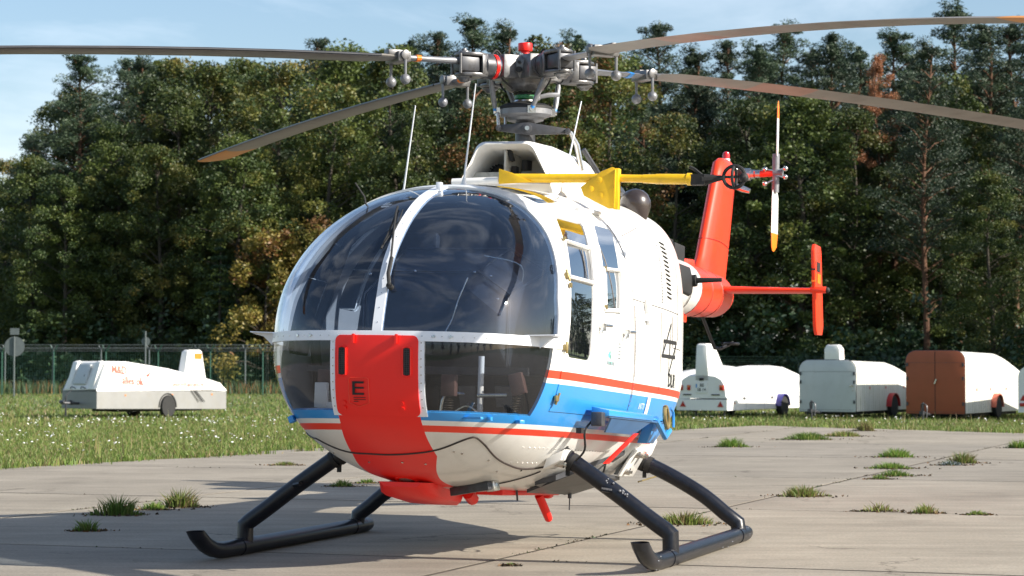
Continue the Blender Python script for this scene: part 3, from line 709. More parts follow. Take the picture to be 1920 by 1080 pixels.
# markings on the left side: diagonal-box emblem and letters, airframe stencils
for s in (1, -1):
    mp_ = lambda u, v, off, s=s: spt(u, v, off, s)
    mb = MB()
    def bar(p, q, w):
        d = Vector((q[0] - p[0], q[1] - p[1])).normalized(); n = Vector((-d.y, d.x)) * w / 2
        for k in range(4):
            a = (p[0] + (q[0] - p[0]) * k / 4, p[1] + (q[1] - p[1]) * k / 4); b = (p[0] + (q[0] - p[0]) * (k + 1) / 4, p[1] + (q[1] - p[1]) * (k + 1) / 4)
            mb.add([mp_(a[0] - n.x, a[1] - n.y, .004), mp_(b[0] - n.x, b[1] - n.y, .004), mp_(b[0] + n.x, b[1] + n.y, .004), mp_(a[0] + n.x, a[1] + n.y, .004)], [(0, 1, 2, 3)])
    cx, cz = -.235, 1.235
    bar((cx + .17, cz + .042), (cx - .21, cz + .05), .022); bar((cx + .21, cz - .048), (cx - .17, cz - .04), .022)
    bar((cx - .03, cz + .16), (cx + .195, cz - .045), .014); bar((cx - .195, cz + .045), (cx + .03, cz - .16), .014)
    bar((cx - .03, cz + .16), (cx + .0, cz - .045), .010); bar((cx + .03, cz - .16), (cx - .0, cz + .045), .010); bar((cx + .155, cz + .042), (cx + .195, cz - .045), .010); bar((cx - .195, cz + .045), (cx - .155, cz - .04), .010)
    mb.build('box_emblem', M['rubber'], HELI, smooth=False)
    vs, fs = text_mesh('DLR', .115, True); decal('lettering', vs, fs, mp_, (-.32, 1.045), M['rubber'], HELI, .004, flip=-s)
    mb = MB(); bar((1.12, 1.145), (1.12, 1.01), .012); bar((1.12, 1.17), (1.12, 1.145), .006); mb.build('star_emblem', M['rubber'], HELI, smooth=False)
    mb = MB(); bar((1.15, 1.14), (1.10, 1.06), .05); mb.build('star_emblem', M['teal'], HELI, smooth=False)
    mb = MB(); bar((1.19, 1.085), (1.03, 1.085), .03); mb.build('star_emblem', M['midgrey'], HELI, smooth=False)
    mb = MB()
    for i in range(5): bar((.95, 1.20 - i * .02), (.90, 1.20 - i * .02), .006)
    mb.build('stencil', M['midgrey'], HELI, smooth=False)
    mb = MB(); bar((.19, .93), (.19, .80), .07); mb.build('white_placard', M['frame'], HELI, smooth=False)
    vs, fs = text_mesh('INTTI', .05); decal('lettering', vs, fs, mp_, (.33, .87), M['frame'], HELI, .005, flip=-s, rot=0)
    mb = MB()
    for i in range(5): bar((.205, .915 - i * .018), (.175, .915 - i * .018), .006)
    mb.build('stencil', M['midgrey'], HELI, smooth=False)
# ---- blue side rack on the left
mb = MB(); y0 = .80
mb.prism([(1.42, y0, .835), (1.42, y0 + .10, .815), (1.42, y0 + .10, .785), (1.42, y0, .765)], (-.95, 0, 0))
mb.prism([(.47, y0, .81), (.47, y0 + .09, .80), (.47, y0 + .09, .79), (.47, y0, .78)], (-.40, 0, 0))
rack = mb.build('side_rack', M['blue'], HELI, bevel=.004)
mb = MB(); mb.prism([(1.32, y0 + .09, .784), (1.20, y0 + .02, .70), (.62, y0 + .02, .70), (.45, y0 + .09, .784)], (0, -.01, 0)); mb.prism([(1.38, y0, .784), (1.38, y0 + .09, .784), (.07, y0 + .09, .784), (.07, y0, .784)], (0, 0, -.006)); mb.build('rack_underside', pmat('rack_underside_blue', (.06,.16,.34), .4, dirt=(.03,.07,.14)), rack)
mb = MB(); mb.box((1.46, y0 + .05, .765), (.07, .06, .075)); mb.build('rack_block', M['dgrey'], rack, bevel=.004)
mb = MB(); mb.tube(cat([(.22, y0+.10,.87),(.18, y0+.10,.87),(.13,y0+.10,.81),(.13,y0+.10,.76),(.17,y0+.10,.76),(.22,y0+.10,.82),(.22,y0+.10,.87)]), .013, 8); mb.build('rack_strap', M['brass'], rack)
mb = MB(); mb.tube([(.35,y0+.08,.80),(.12,y0+.08,.70),(.02,y0+.08,.74)], .018, 8); mb.tube(cat([(.08,y0+.1,.87),(.01,y0+.1,.84),(.0,y0+.1,.76)]), .008, 6); mb.build('rack_lever', M['blue'], rack)
mb = MB(); mb.prism([(.20, y0-.02, .80), (-.12, y0-.02, .80), (.0, y0-.08, .66), (.16, y0-.08, .66)], (0, .06, 0)); mb.build('rack_bracket', M['blue'], rack, bevel=.003)
mb = MB(); mb.prism([(.62,y0+.02,.705),(.53,y0+.02,.71),(.72,y0-.10,.53),(.83,y0-.10,.53)], (0, .012, 0)); tgt = mb.build('warning_streamer', M['red'], HELI, bevel=.003)
mb = MB(); mb.tube(cat([(.75,y0-.10,.53),(.85,y0-.12,.49),(.88,y0-.14,.43),(.80,y0-.14,.43),(.73,y0-.12,.48),(.76,y0-.1,.53)]), .006, 6); mb.tube(cat([(.57,y0+.02,.71),(.54,y0+.04,.76),(.60,y0+.05,.78)]), .004, 6); mb.build('streamer_loop', M['rubber'], tgt)
mb = MB(); mb.tube(cat([(1.42,y0+.01,.76),(1.50,y0-.01,.70),(1.46,y0-.02,.60),(1.42,.72,.54)]), .006, 6); mb.box((1.56, y0-.02, .70), (.05, .03, .03)); mb.build('strap_cable', M['rubber'], HELI)
# white tail flap below the rear cabin, mounting plates
mb = MB(); mb.prism([(-.10,.60,.62),(-.20,.62,.70),(-.42,.66,.72),(-.47,.66,.68),(-.42,.64,.60),(-.20,.56,.47),(-.05,.52,.47)], (0, .025, 0)); mb.build('rear_flap', M['white'], HELI, bevel=.006)
mb = MB(); mb.tube([(-.42,.66,.55),(-.60,.66,.47)], .012, 6); mb.tube([(-.60,.66,.47),(-.35,.60,.43)], .005, 6); mb.build('flap_arm', M['brass'], HELI)
mb = MB()
for (x, y, z) in ((1.42,.63,.53),(-.05,.66,.60),(-.15,.67,.60),(-.05,.60,.50)): mb.cyl((x, y - .03, z), (x, y + .025, z - .01), .022, 12); mb.cyl((x, y + .02, z - .01), (x, y + .04, z - .012), .011, 6)
tag(mb.build('mount_bolts', M['metal'], HELI), kind='stuff')
mb = MB(); mb.prism([(1.50,.56,.49),(1.50,.66,.54),(1.34,.66,.54),(1.28,.56,.49)], (0, .02, .06)); mb.prism([(.02,.56,.46),(.02,.66,.62),(-.25,.66,.62),(-.30,.56,.46)], (0, .02, 0)); split_build(mb, 'gear_mount_plate', M['white'], HELI, bevel=.004)

# ---- intake fairing over the gearbox
def trap(x, hb, ht, z0, z1, cy=-.005, r=.05, n=4):
    P4 = [(-hb, z0), (hb, z0), (ht, z1), (-ht, z1)]; out = []
    for i in range(4):
        p = Vector(P4[i]); a = (Vector(P4[i - 1]) - p).normalized(); b = (Vector(P4[(i + 1) % 4]) - p).normalized()
        rr = r if i >= 2 else .008
        for k in range(n + 1):
            t = k / n; q = p + a * rr * (1 - t) ** 2 + b * rr * t ** 2; out.append((x, cy + q.x, q.y))
    return out
mb = MB()
mb.loft([trap(.15,.27,.14,2.165,2.345), trap(.56,.262,.145,2.165,2.362), trap(.60,.285,.160,2.145,2.385), trap(.58,.31,.175,2.06,2.402), trap(.30,.38,.24,2.05,2.412,r=.08), trap(-.15,.46,.29,2.0,2.40,r=.1), trap(-.6,.52,.24,1.98,2.31,r=.1), trap(-1.1,.48,.16,1.95,2.19), trap(-1.75,.30,.10,1.85,2.03)])
itk = mb.build('intake_fairing', M['white'], HELI, angle=50)
mb = MB(); mb.box((.40, -.02, 2.26), (.30, .014, .19)); mb.box((.38, -.16, 2.205), (.20, .22, .06)); mb.build('intake_divider', pmat('intake_cream', (.50,.49,.44), .6, dirt=(.2,.18,.14), dscale=30), itk, bevel=.004)
mb = MB(); mb.box((.50, .0, 2.33), (.05, .02, .07), rotm('X', .3)); mb.box((.45, .012, 2.235), (.05, .03, .07)); mb.build('intake_strip', M['rubber'], itk)
for yc, zc in ((-.12, 2.235), (.05, 2.175)):
    mb = MB(); mb.lathe([(.055, -.02), (.055, .02), (.03, .022), (.001, .022)], (.34, yc, zc), (1, 0, 0), 22)
    for i in range(20): a = i / 20 * 2 * pi; mb.box((.36, yc + .058 * cos(a), zc + .058 * sin(a)), (.03, .009, .009), rotm('X', a))
    mb.build('fan_wheel', M['rubber'], itk)
mb = MB(); mb.prism([(-.30,.33,2.345),(-.62,.40,2.20),(-.42,.40,2.21)], (0, .03, .01)); mb.tube([(-.12,.26,2.45),(-.20,.33,2.32),(-.42,.40,2.20)], .016, 8); mb.build('intake_slot', M['dgrey'], itk)
# whip antennas
for nm, a, b in (('w', (1.156,-.42,2.02), (1.30,-.311,2.506)), ('w', (1.021,-.105,2.075), (1.2,.009,2.64)), ('w', (.616,.359,2.03), (.40,.394,2.66))):
    a = Vector(a); a.z = top_z(a.x, a.y) - .005; b = Vector(b)
    mb = MB(); mb.lathe([(.032, 0), (.030, .008), (.014, .03), (.008, .06), (.006, .065)], a, (0, 0, 1), 14); ba = mb.build('whip_antenna', M['white'], HELI)
    mb = MB(); mb.tube([a + Vector((0, 0, .055)), b], [.0065, .0035], 8); mb.build('antenna_rod', M['frame'], ba)
mb = MB(); p = Vector((1.85, -.37, 0)); p.z = top_z(p.x, p.y); mb.tube([p, p + Vector((0, -.01, .04)), p + Vector((.04, -.05, .11))], .005, 6); mb.build('air_probe', M['rubber'], HELI)
# yellow sensor boom with its brackets
mb = MB(); mb.tube([(.5,-.05,2.172),(.5,.62,2.165)], .027, 14); mb.tube([(.5,.62,2.165),(.5,.82,2.16)], .023, 14); mb.tube([(.5,.80,2.16),(.5,.87,2.158),(.5,.88,2.158),(.5,1.055,2.155),(.5,1.06,2.155),(.5,1.085,2.154)], [.025,.028,.030,.030,.036,.036], 16)
boom = mb.build('sensor_boom', M['yellow'], HELI)
mb = MB(); mb.prism([(.52,-.06,2.225),(.52,.02,2.20),(.52,.14,2.145),(.52,-.06,2.135)], (.012, 0, 0)); mb.build('boom_bracket', M['yellow'], boom, bevel=.002)
mb = MB(); mb.prism([(.53,.625,2.225),(.53,.56,2.20),(.53,.44,2.11),(.53,.46,2.06),(.53,.61,1.985),(.53,.655,1.985),(.53,.665,2.21)], (.012, 0, 0)); mb.box((.515, .65, 2.10), (.05, .03, .235)); mb.box((.545, .645, 2.10), (.012, .008, .22))
for y, z in ((.50,2.10),(.55,2.15),(.56,2.06)): mb.cyl((.54, y, z), (.546, y, z), .018, 14)
mb.build('boom_bracket', M['yellow'], boom, bevel=.002)
mb = MB(); mb.box((.5, 1.125, 2.15), (.06, .08, .06)); mb.tube([(.5,1.15,2.15),(.5,1.21,2.155),(.5,1.27,2.16)], [.035,.022,.012], 10); mb.tube([(.5,1.15,2.17),(.5,1.10,2.21),(.5,1.07,2.225)], .010, 6)
mb.tube([(.5 + .0 * cos(t), 1.33 + .062 * cos(t), 2.165 + .062 * sin(t)) for t in [2 * pi * i / 20 for i in range(21)]], .011, 8); mb.tube([(.5 + .055 * cos(t), 1.33, 2.165 + .055 * sin(t)) for t in [2 * pi * i / 20 for i in range(21)]], .009, 8)
mb.tube([(.5,1.27,2.165),(.5,1.39,2.165)], .008, 6); mb.ball((.5, 1.385, 2.16), .028, 10, 8); mb.build('flow_sensor', M['rubber'], boom)
boom.location = (.17, .055, 0)
mb = MB(); mb.tube([(.67,-.30,2.150),(.67,-.01,2.158)], .024, 12); mb.build('boom_stub', M['white'], HELI)
# bronze exhaust cover ball
mb = MB(); q = Vector((-.12, .60, 2.105)); ax = Vector((.1, .35, -.95)).normalized()
mb.lathe([(.001,-.098),(.04,-.09),(.072,-.068),(.092,-.035),(.096,0),(.088,.035),(.07,.065),(.045,.10),(.02,.13),(.001,.135)], q, ax, 24); mb.build('engine_blanking_ball', M['dome'], HELI)
mb = MB(); mb.tube([(-.10,.40,2.06),(-.12,.53,2.07)], .02, 8); mb.build('ball_stalk', M['rubber'], HELI)

# ---- tail boom, fin, stabiliser, tail rotor
def ringx(x, cz, r, rz=None, n=28, cy=0): return [(x, cy + r * cos(2 * pi * i / n), cz + (rz or r) * sin(2 * pi * i / n)) for i in range(n)]
mb = MB(); mb.loft([ringx(-1.55, 1.80, .33), ringx(-2.2, 1.835, .255), ringx(-2.9, 1.865, .228), ringx(-3.55, 1.88, .212)]); tb = mb.build('tail_boom', M['white'], HELI)
mb = MB(); mb.loft([ringx(-3.55, 1.88, .212), ringx(-4.3, 1.905, .19), ringx(-4.78, 1.92, .172), ringx(-4.9, 1.925, .15), ringx(-4.98, 1.93, .09), ringx(-5.0, 1.93, .02)]); tbr = mb.build('tail_cone', M['orange'], tb)
mb = MB()
for x in (-2.5, -3.2, -3.54, -3.95, -4.35): 
    r = interp(-x, [(2.2,.255),(2.9,.228),(3.55,.212),(4.3,.19),(4.78,.172)]); cz = interp(-x, [(2.2,1.835),(3.55,1.88),(4.78,1.92)])
    mb.tube([(x, r * 1.001 * cos(t), cz + r * 1.001 * sin(t)) for t in [2 * pi * i / 30 for i in range(31)]], .003, 4)
tag(mb.build('boom_seam', M['seal'], tb), kind='stuff')
mb = MB(); mb.prism([(-2.80,.215,2.00),(-2.80,.240,1.90),(-2.80,.232,1.80),(-2.80,.19,1.78),(-2.80,.17,2.01)], (-.34, 0, 0)); mb.build('boom_opening', M['rubber'], tb, bevel=.01)
mb = MB(); mb.tube([(-3.15,.21,1.90),(-3.15,.26,1.905)], .045, 12); mb.tube([(-3.15,.24,1.905),(-3.15,.45,1.91)], [.022,.015], 10); mb.build('boom_aerial', M['rubber'], tb)
mb = MB(); mb.box((-3.30, .02, 2.125), (.30, .15, .13)); mb.box((-3.25, -.02, 2.205), (.2, .10, .05)); mb.build('gps_box', M['rubber'], tb, bevel=.01)
mb = MB(); mb.box((-3.2, .02, 1.655), (.9, .10, .055)); mb.tube([(-2.9,.06,1.63),(-3.5,.08,1.68)], .012, 6); mb.build('boom_fairing', M['orange'], tb, bevel=.012)
mb = MB(); mb.tube([(-4.4,.0,1.76),(-4.7,.02,1.56),(-4.78,.03,1.50),(-4.85,.06,1.50),(-4.92,.12,1.54)], .014, 8); mb.tube([(-4.9 + .06 * cos(t), .14 + .06 * sin(t), 1.545) for t in [2 * pi * i / 14 for i in range(15)]], .008, 6); mb.box((-4.9,.13,1.545),(.03,.14,.02)); mb.build('tail_bumper', M['black'], tb)
def foil(c, t, n=11):
    xs_ = [0.5 * (1 - cos(pi * i / n)) for i in range(n + 1)]
    th = lambda q: 5 * t * (.2969 * sqrt(q) - .126 * q - .3516 * q * q + .2843 * q ** 3 - .1036 * q ** 4)
    up = [(q * c, th(q) * c) for q in xs_]; dn = [(q * c, -th(q) * c) for q in xs_[1:-1]][::-1]
    return up + dn
def fin_sec(z, le, te, t): return [(le - a, b, z) for a, b in foil(le - te, t)]
mb = MB(); mb.loft([fin_sec(1.98,-3.95,-5.20,.13), fin_sec(2.08,-4.18,-5.24,.13), fin_sec(2.2,-4.30,-5.28,.145), fin_sec(2.6,-4.56,-5.42,.16), fin_sec(2.93,-4.78,-5.53,.18), fin_sec(3.02,-4.84,-5.52,.19), fin_sec(3.06,-4.93,-5.44,.16)])
fin = mb.build('tail_fin', M['orange'], HELI, angle=60)
mb = MB(); mb.loft([[(-4.0,-.05,2.05),(-4.0,.05,2.05),(-4.0,.035,2.14),(-4.0,-.035,2.14)], [(-3.62,-.06,2.05),(-3.62,.06,2.05),(-3.62,.045,2.115),(-3.62,-.045,2.115)]][::-1] ); mb.build('dorsal_fillet', M['orange'], fin, bevel=.01)
mb = MB()
for z in (2.35, 2.9): 
    le = interp(z, [(2.2,-4.30),(2.6,-4.56),(2.93,-4.78)]); te = interp(z, [(2.2,-5.28),(2.6,-5.42),(2.93,-5.53)])
    s_ = fin_sec(z, le, te, .163 if z < 2.8 else .182); mb.tube([Vector(p) for p in s_] + [Vector(s_[0])], .0025, 4)
tag(mb.build('fin_seam', M['seal'], fin), kind='stuff')
mb = MB(); mb.cyl((-5.17, 0, 3.05), (-5.17, 0, 3.085), .032, 14); bc = mb.build('beacon', M['frame'], fin)
mb = MB(); mb.lathe([(.03,0),(.031,.03),(.026,.05),(.012,.06),(.001,.061)], (-5.17,0,3.085), (0,0,1), 16); mb.build('beacon_lens', M['redlens'], bc)
HB = Vector((-5.4, .37, 2.992))
mb = MB(); mb.cyl((-5.4,.05,2.985), (-5.4,.10,2.985), .062, 18); gb = mb.build('tail_gearbox', M['rubber'], HELI)
mb = MB(); mb.cyl((-5.4,.10,2.985), (-5.4,.16,2.985), .052, 18); mb.cyl((-5.4,.15,2.985), (-5.4,.19,2.985), .038, 16); mb.ball((-5.38,.02,3.02), .05, 12, 8); mb.build('gearbox_flange', M['metal'], gb)
mb = MB(); mb.cyl((-5.4,.19,2.985), HB, .028, 14); mb.build('rotor_shaft', M['stripe'], gb)
mb = MB(); mb.cyl((-5.4,.16,3.012), (-5.4,.36,3.008), .010, 8); mb.cyl((-5.4,.2,2.985), (-5.4,.24,2.985), .031, 12); mb.tube([(-5.36,.0,2.90),(-5.38,.10,2.86),(-5.38,.16,2.84)], [.03,.028,.02], 10); mb.build('pitch_rod', M['metal'], gb)
mb = MB(); mb.cyl(HB - Vector((0,0,.16)), HB + Vector((0,0,.16)), .030, 14); mb.cyl(HB - Vector((0,.02,0)), HB + Vector((0,.06,0)), .035, 12); trh = mb.build('tail_rotor_hub', M['grey'], HELI)
mb = MB()
for dy, dz in ((.085,.035),(.085,-.035),(-.085,.03),(-.085,-.09)): mb.tube([HB + Vector((.02,0,dz * .6)), HB + Vector((.02,dy,dz))], .007, 6); mb.ball(HB + Vector((.02,dy,dz)), .022, 10, 8)
split_build(mb, 'balance_weight', M['metal'], trh)
for sgn, pit, L in ((1, -.12, .605), (-1, .16, .65)):
    mb = MB(); tmb = MB(); c_ = .15; rr_ = [.14,.2,.35,L-.15]; rt = [L-.10, L-.04, L]
    def tsec(r, ch):
        out = []
        for a, b in foil(ch, .12, 7):
            a -= ch * .3; x = a * cos(pit) - b * sin(pit); y = a * sin(pit) + b * cos(pit); out.append((HB.x - x, HB.y + y + .01 * sgn, HB.z + sgn * r))
        return out
    mb.loft([tsec(r, .10 if r < .16 else c_) for r in rr_]); tbld = mb.build('tail_rotor_blade', M['white'], trh)
    tmb.loft([tsec(rt[0] - .05, c_ * 1.0), tsec(rt[1], c_ * .8), tsec(rt[2], c_ * .25)]); tmb.build('blade_tip', M['flag_y'], trh)
# stabiliser with end plates
for s in (1, -1):
    mb = MB(); rg = []
    for y, le, te in ((.10,-4.35,-4.78), (.86,-4.42,-4.76)): rg.append([(le - a, s * y, 1.945 + b) for a, b in foil(le - te, .13)])
    mb.loft(rg); sb = mb.build('stabiliser', M['orange'], HELI, angle=60)
    mb = MB(); y = .875; pl = [(-4.36,2.25),(-4.40,2.30),(-4.62,2.30),(-4.66,2.25),(-4.80,1.68),(-4.76,1.61),(-4.56,1.60),(-4.50,1.66)]
    mb.prism([(x, s * y, z) for x, z in pl], (0, s * .028, 0)); mb.tube([(-4.45,s*.86,1.945),(-4.45,s*.985,1.945)], .026, 12); ep = mb.build('end_plate', M['orange'], HELI, bevel=.006)
    mb = MB(); mb.ball((-4.45, s * .99, 1.945), .024, 10, 8); mb.build('position_light', M['rubber'], ep)
    mb = MB(); mb.box((-4.53, s * .905, 2.13), (.13, .004, .075)); mb.build('flag_band', M['rubber'], ep)
    mb = MB(); mb.box((-4.56, s * .905, 2.04), (.13, .004, .075)); mb.build('flag_band', M['flag_y'], ep)
    # face seen from ahead: thin bands on the leading edge too
    mb = MB(); mb.box((-4.405, s * .889, 2.13), (.012, .032, .07), rotm('Y', radians(-12))); mb.build('flag_band', M['rubber'], ep)
    mb = MB(); mb.box((-4.425, s * .889, 2.04), (.012, .032, .07), rotm('Y', radians(-12))); mb.build('flag_band', M['flag_y'], ep)

# ---- landing gear
LEGR = [(.50,.61),(.64,.575),(.765,.497),(.944,.375),(1.10,.262),(1.212,.185),(1.235,.165),(1.237,.05)]
LEGB = [(.48,.51),(.62,.48),(.70,.448),(.85,.375),(1.02,.275),(1.15,.172),(1.225,.118),(1.237,.045)]
for s in (1, -1):
    for x, tab in ((1.33, LEGR), (-.36, LEGB)):
        pts = [(x, s * y, z) for y, z in tab]
        c1 = cat(pts[:6], 4) + [Vector(p) for p in pts[6:]]
        mb = MB(); mb.tube([GB(p) for p in c1], .046, 16); leg = mb.build('landing_leg', M['black'], HELI, angle=30)
        a, b = Vector(pts[1]), Vector(pts[2]); d = (b - a).normalized()
        mb = MB(); mb.cyl(GB(a - d * .03), GB(a + d * .035), .054, 16); mb.cyl(GB(a + d * .05), GB(a + d * .075), .052, 16); mb.box(GB(a + Vector((0, 0, .05))), (.03, .05, .03)); mb.box(GB(a + d * .03 + Vector((0, 0, -.065))), (.02, .02, .05)); mb.build('leg_clamp', M['rubber'], leg)
        mb = MB(); e = Vector((x, s * 1.237, .046)); mb.cyl(GB(e + Vector((-.09,0,0))), GB(e + Vector((.09,0,0))), .0495, 18); mb.build('skid_sleeve', M['black'], leg)
    if True:
        mb = MB(); m_ = Vector((1.33, s * .92, .395)); mb.cyl(GB(m_ + Vector((.04, 0, 0))), GB(m_ + Vector((.07, -s * .05, .01))), .014, 8); mb.build('leg_peg', M['black'], HELI)
    sk = [(-.56,.046),(-.52,.046),(0,.046),(.8,.046),(1.58,.046),(1.68,.050),(1.77,.064),(1.86,.095),(1.95,.150),(2.03,.225),(2.08,.29)]
    mb = MB(); mb.tube([(x, s * 1.237, z) for x, z in sk], [.040] + [.046] * 10, 22); tb_ = bmesh.new(); vv = [tb_.verts.new(v) for v in mb.v]
    for f_ in mb.f: tb_.faces.new([vv[q] for q in f_])
    bmesh.ops.bisect_plane(tb_, geom=list(tb_.verts) + list(tb_.edges) + list(tb_.faces), plane_co=(2.0, 0, .172), plane_no=(0, 0, 1), clear_outer=True)
    ho = [e for e in tb_.edges if e.is_boundary]; cap_ = bmesh.ops.holes_fill(tb_, edges=ho)['faces']
    rin = bmesh.ops.inset_region(tb_, faces=cap_, thickness=.006); bmesh.ops.translate(tb_, verts=list({v for f_ in cap_ for v in f_.verts}), vec=(-.035, 0, -.045))
    tb_.verts.index_update(); mb = MB(); mb.add([GB(v.co) for v in tb_.verts], [tuple(v.index for v in f_.verts) for f_ in tb_.faces]); tb_.free()
    skd = mb.build('skid_tube', M['black'], HELI, angle=30)
    mb = MB()
    if True:
        for i in range(16):
            x = rnd.choice((1.6 + .3 * rnd.random(), .0 + .5 * rnd.random(), -.5 + .1 * rnd.random())); a = radians(rnd.uniform(-80, 60)); r = .0462
            zc = interp(x, [(1.58,.046),(1.68,.05),(1.78,.066),(1.88,.1)])
            c = GB((x, s * (1.237 + r * cos(a)) , zc + r * sin(a))); mb.ball(c, .007, 6, 4, (1.6, .6, .6))
    tag(mb.build('paint_chips', M['grey'], skd), kind='stuff')
mb = MB()
for i in range(18):
    t = rnd.uniform(.25, .55); y = .765 + (1.21 - .765) * t; z = .497 + (.185 - .497) * t + .012
    p = GB((1.33 + .035, y, z + .03)) + Vector((rnd.uniform(-.01, .01), 0, rnd.uniform(-.012, .012))); mb.ball(p, rnd.uniform(.003, .008), 6, 4, (1, 1, 1))
tag(mb.build('leg_scuffs', M['grey'], HELI), kind='stuff')

# ---- main rotor
HUB = Vector((0.08, 14.0, 2.86))
def RW(p): return WB(HUB + Vector(p))
def spin(p, a): return (p[0] * cos(a) - p[1] * sin(a), p[0] * sin(a) + p[1] * cos(a), p[2])
def mbw(mb):
    mb.v = [tuple(RW(v)) for v in mb.v]; return mb
mb = MB(); mb.lathe([(.10,-.14),(.14,-.095),(.155,-.03),(.155,.045),(.125,.075),(.05,.08),(.05,.09)], seg=8); 
for k in range(4):
    a = radians(30.6 + 90 * k); c = spin((.14, 0, 0), a); mb.box(c, (.13, .19, .145), rotm('Z', a), taper=.85)
hub = mbw(mb).build('rotor_hub', M['fork'], HELI, bevel=.008)
mb = MB(); mb.cyl((0,0,.08), (0,0,.112), .026, 16); mb.cyl((0,0,.11), (0,0,.158), .043, 20); mbw(mb).build('hub_cap', M['red'], hub, bevel=.003)
mb = MB()
for i in range(10): a = 2 * pi * i / 10; mb.cyl((.075 * cos(a), .075 * sin(a), .065), (.075 * cos(a), .075 * sin(a), .088), .010, 6)
tag(mbw(mb).build('hub_bolts', M['metal'], hub), kind='stuff')
mb = MB(); mb.cyl((0,0,-.62), (0,0,-.30), .060, 20); mb.cyl((0,0,-.30), (0,0,-.1), .045, 20); mbw(mb).build('rotor_mast', M['dgrey'], HELI)
mb = MB(); mb.lathe([(.068,-.150),(.072,-.145),(.072,-.115),(.06,-.11)], seg=20); mbw(mb).build('mast_collar', M['rubber'], hub)
mb = MB()
for i in range(14): a = 2 * pi * i / 14; mb.ball((.072 * cos(a), .072 * sin(a), -.132), .013, 8, 6)
tag(mbw(mb).build('collar_rollers', M['metal'], hub), kind='stuff')
mb = MB(); mb.lathe([(.058,-.185),(.066,-.18),(.066,-.162),(.058,-.158)], seg=22); mbw(mb).build('green_ring', M['green'], hub)
mb = MB(); mb.lathe([(.062,-.205),(.07,-.20),(.066,-.19),(.05,-.185)], seg=22); mbw(mb).build('mast_flange', M['metal'], hub)
mb = MB(); mb.lathe([(.165,-.246),(.163,-.232),(.12,-.212),(.08,-.205),(.06,-.200)], seg=28); mbw(mb).build('rubber_boot', M['rubber'], hub)
mb = MB(); mb.lathe([(.07,-.325),(.11,-.315),(.12,-.298),(.150,-.290),(.162,-.280),(.162,-.248),(.145,-.238)], seg=28); sw = mbw(mb).build('swashplate', M['grey'], hub)
mb = MB()
for k in range(4):
    a = radians(-78 + 90 * k); c = Vector(spin((.165, 0, -.262), a)); mb.box(c, (.035, .05, .045), rotm('Z', a)); mb.cyl(c, c + Vector(spin((.03,0,0), a)), .014, 8)
split_build(mbw(mb), 'swashplate_lug', M['metal'], hub)
mb = MB()
for k in range(4):
    a = radians(-78 + 90 * k); b = radians(30.6 + 90 * k - 92); p = Vector(spin((.185,0,-.26), a)); q = Vector(spin((.235,.0,-.075), b)); mb.tube([p, p.lerp(q, .25), p.lerp(q, .85), q], [.009, .016, .016, .009], 10)
split_build(mbw(mb), 'pitch_link', M['grey'], hub)
mb = MB()
for k in range(4):
    a = radians(-78 + 90 * k); b = radians(30.6 + 90 * k - 92); p = Vector(spin((.185,0,-.26), a)); q = Vector(spin((.235,.0,-.075), b)); mb.tube([p.lerp(q, .02), p.lerp(q, .16)], .012, 8)
split_build(mbw(mb), 'link_band', M['blue_tag'], hub)
mb = MB(); mb.loft([[(-.17,-.085,-.40),(-.17,-.085,-.365),(-.17,-.065,-.365),(-.17,-.065,-.40)], [(.02,-.105,-.425),(.02,-.105,-.35),(.02,-.07,-.35),(.02,-.07,-.425)], [(.26,-.085,-.418),(.26,-.085,-.388),(.26,-.065,-.388),(.26,-.065,-.418)]])
mb.v = [(v[0], v[1] - .02, v[2] + .015) for v in mb.v]
mb.cyl((.01,-.135,-.372), (.01,-.05,-.372), .030, 16); mb.cyl((-.16,-.12,-.367), (-.16,-.07,-.367), .018, 12); mb.cyl((.255,-.12,-.388), (.255,-.07,-.388), .018, 12)
rk = mbw(mb).build('rocker_lever', M['dgrey'], HELI, bevel=.003)
mb = MB(); mb.cyl((.01,-.145,-.372), (.01,-.13,-.372), .014, 10); mb.tube([(.27,-.09,-.39),(.31,-.08,-.47),(.34,-.05,-.62)], [.012,.018,.018], 10); mb.tube([(-.16,-.08,-.36),(-.165,-.06,-.27)], .010, 8); mb.tube([(-.12,-.06,-.36),(-.12,-.04,-.28)], .008, 8); mbw(mb).build('control_rod', M['metal'], rk)
mb = MB(); mb.tube([(.06,-.13,-.19),(.14,-.12,-.17),(.20,-.08,-.165)], .014, 8); mb.ball((.07,-.13,-.19), .022); mbw(mb).build('scissor_link', M['grey'], hub)
mb = MB()
for k in range(4):
    a = radians(12 + 90 * k); p = Vector(spin((.15, .05, .06), a)); q = Vector(spin((.26, .02, .05), radians(30.6 + 90 * k))); mb.tube(cat([p, p.lerp(q, .5) + Vector((0, 0, .045)), q]), .007, 6)
    mb.tube(cat([Vector(spin((.12, .09, -.02), a)), Vector(spin((.17, .12, -.07), a)), Vector(spin((.10, .10, -.13), a))]), .006, 6)
split_build(mbw(mb), 'hydraulic_hose', M['rubber'], hub)
mb = MB()
for k in range(4):
    a = radians(75.6 + 90 * k); c = Vector(spin((.150, 0, -.02), a)); mb.cyl(c, c + Vector(spin((.012, 0, 0), a)), .018, 10); mb.cyl(c + Vector((0, 0, .045)), c + Vector((0, 0, .045)) + Vector(spin((.01, 0, 0), a)), .009, 8)
tag(mbw(mb).build('side_bolts', M['rubber'], hub), kind='stuff')
ARMS = [(30.6, .0095, -1.5, 1), (120.6, .0085, -5, 0), (210.6, .0115, 2, 0), (300.6, .0145, 1.5, 1)]   # far right, far left, near left, near right
def zr(r, k): return .02 - k * r * r
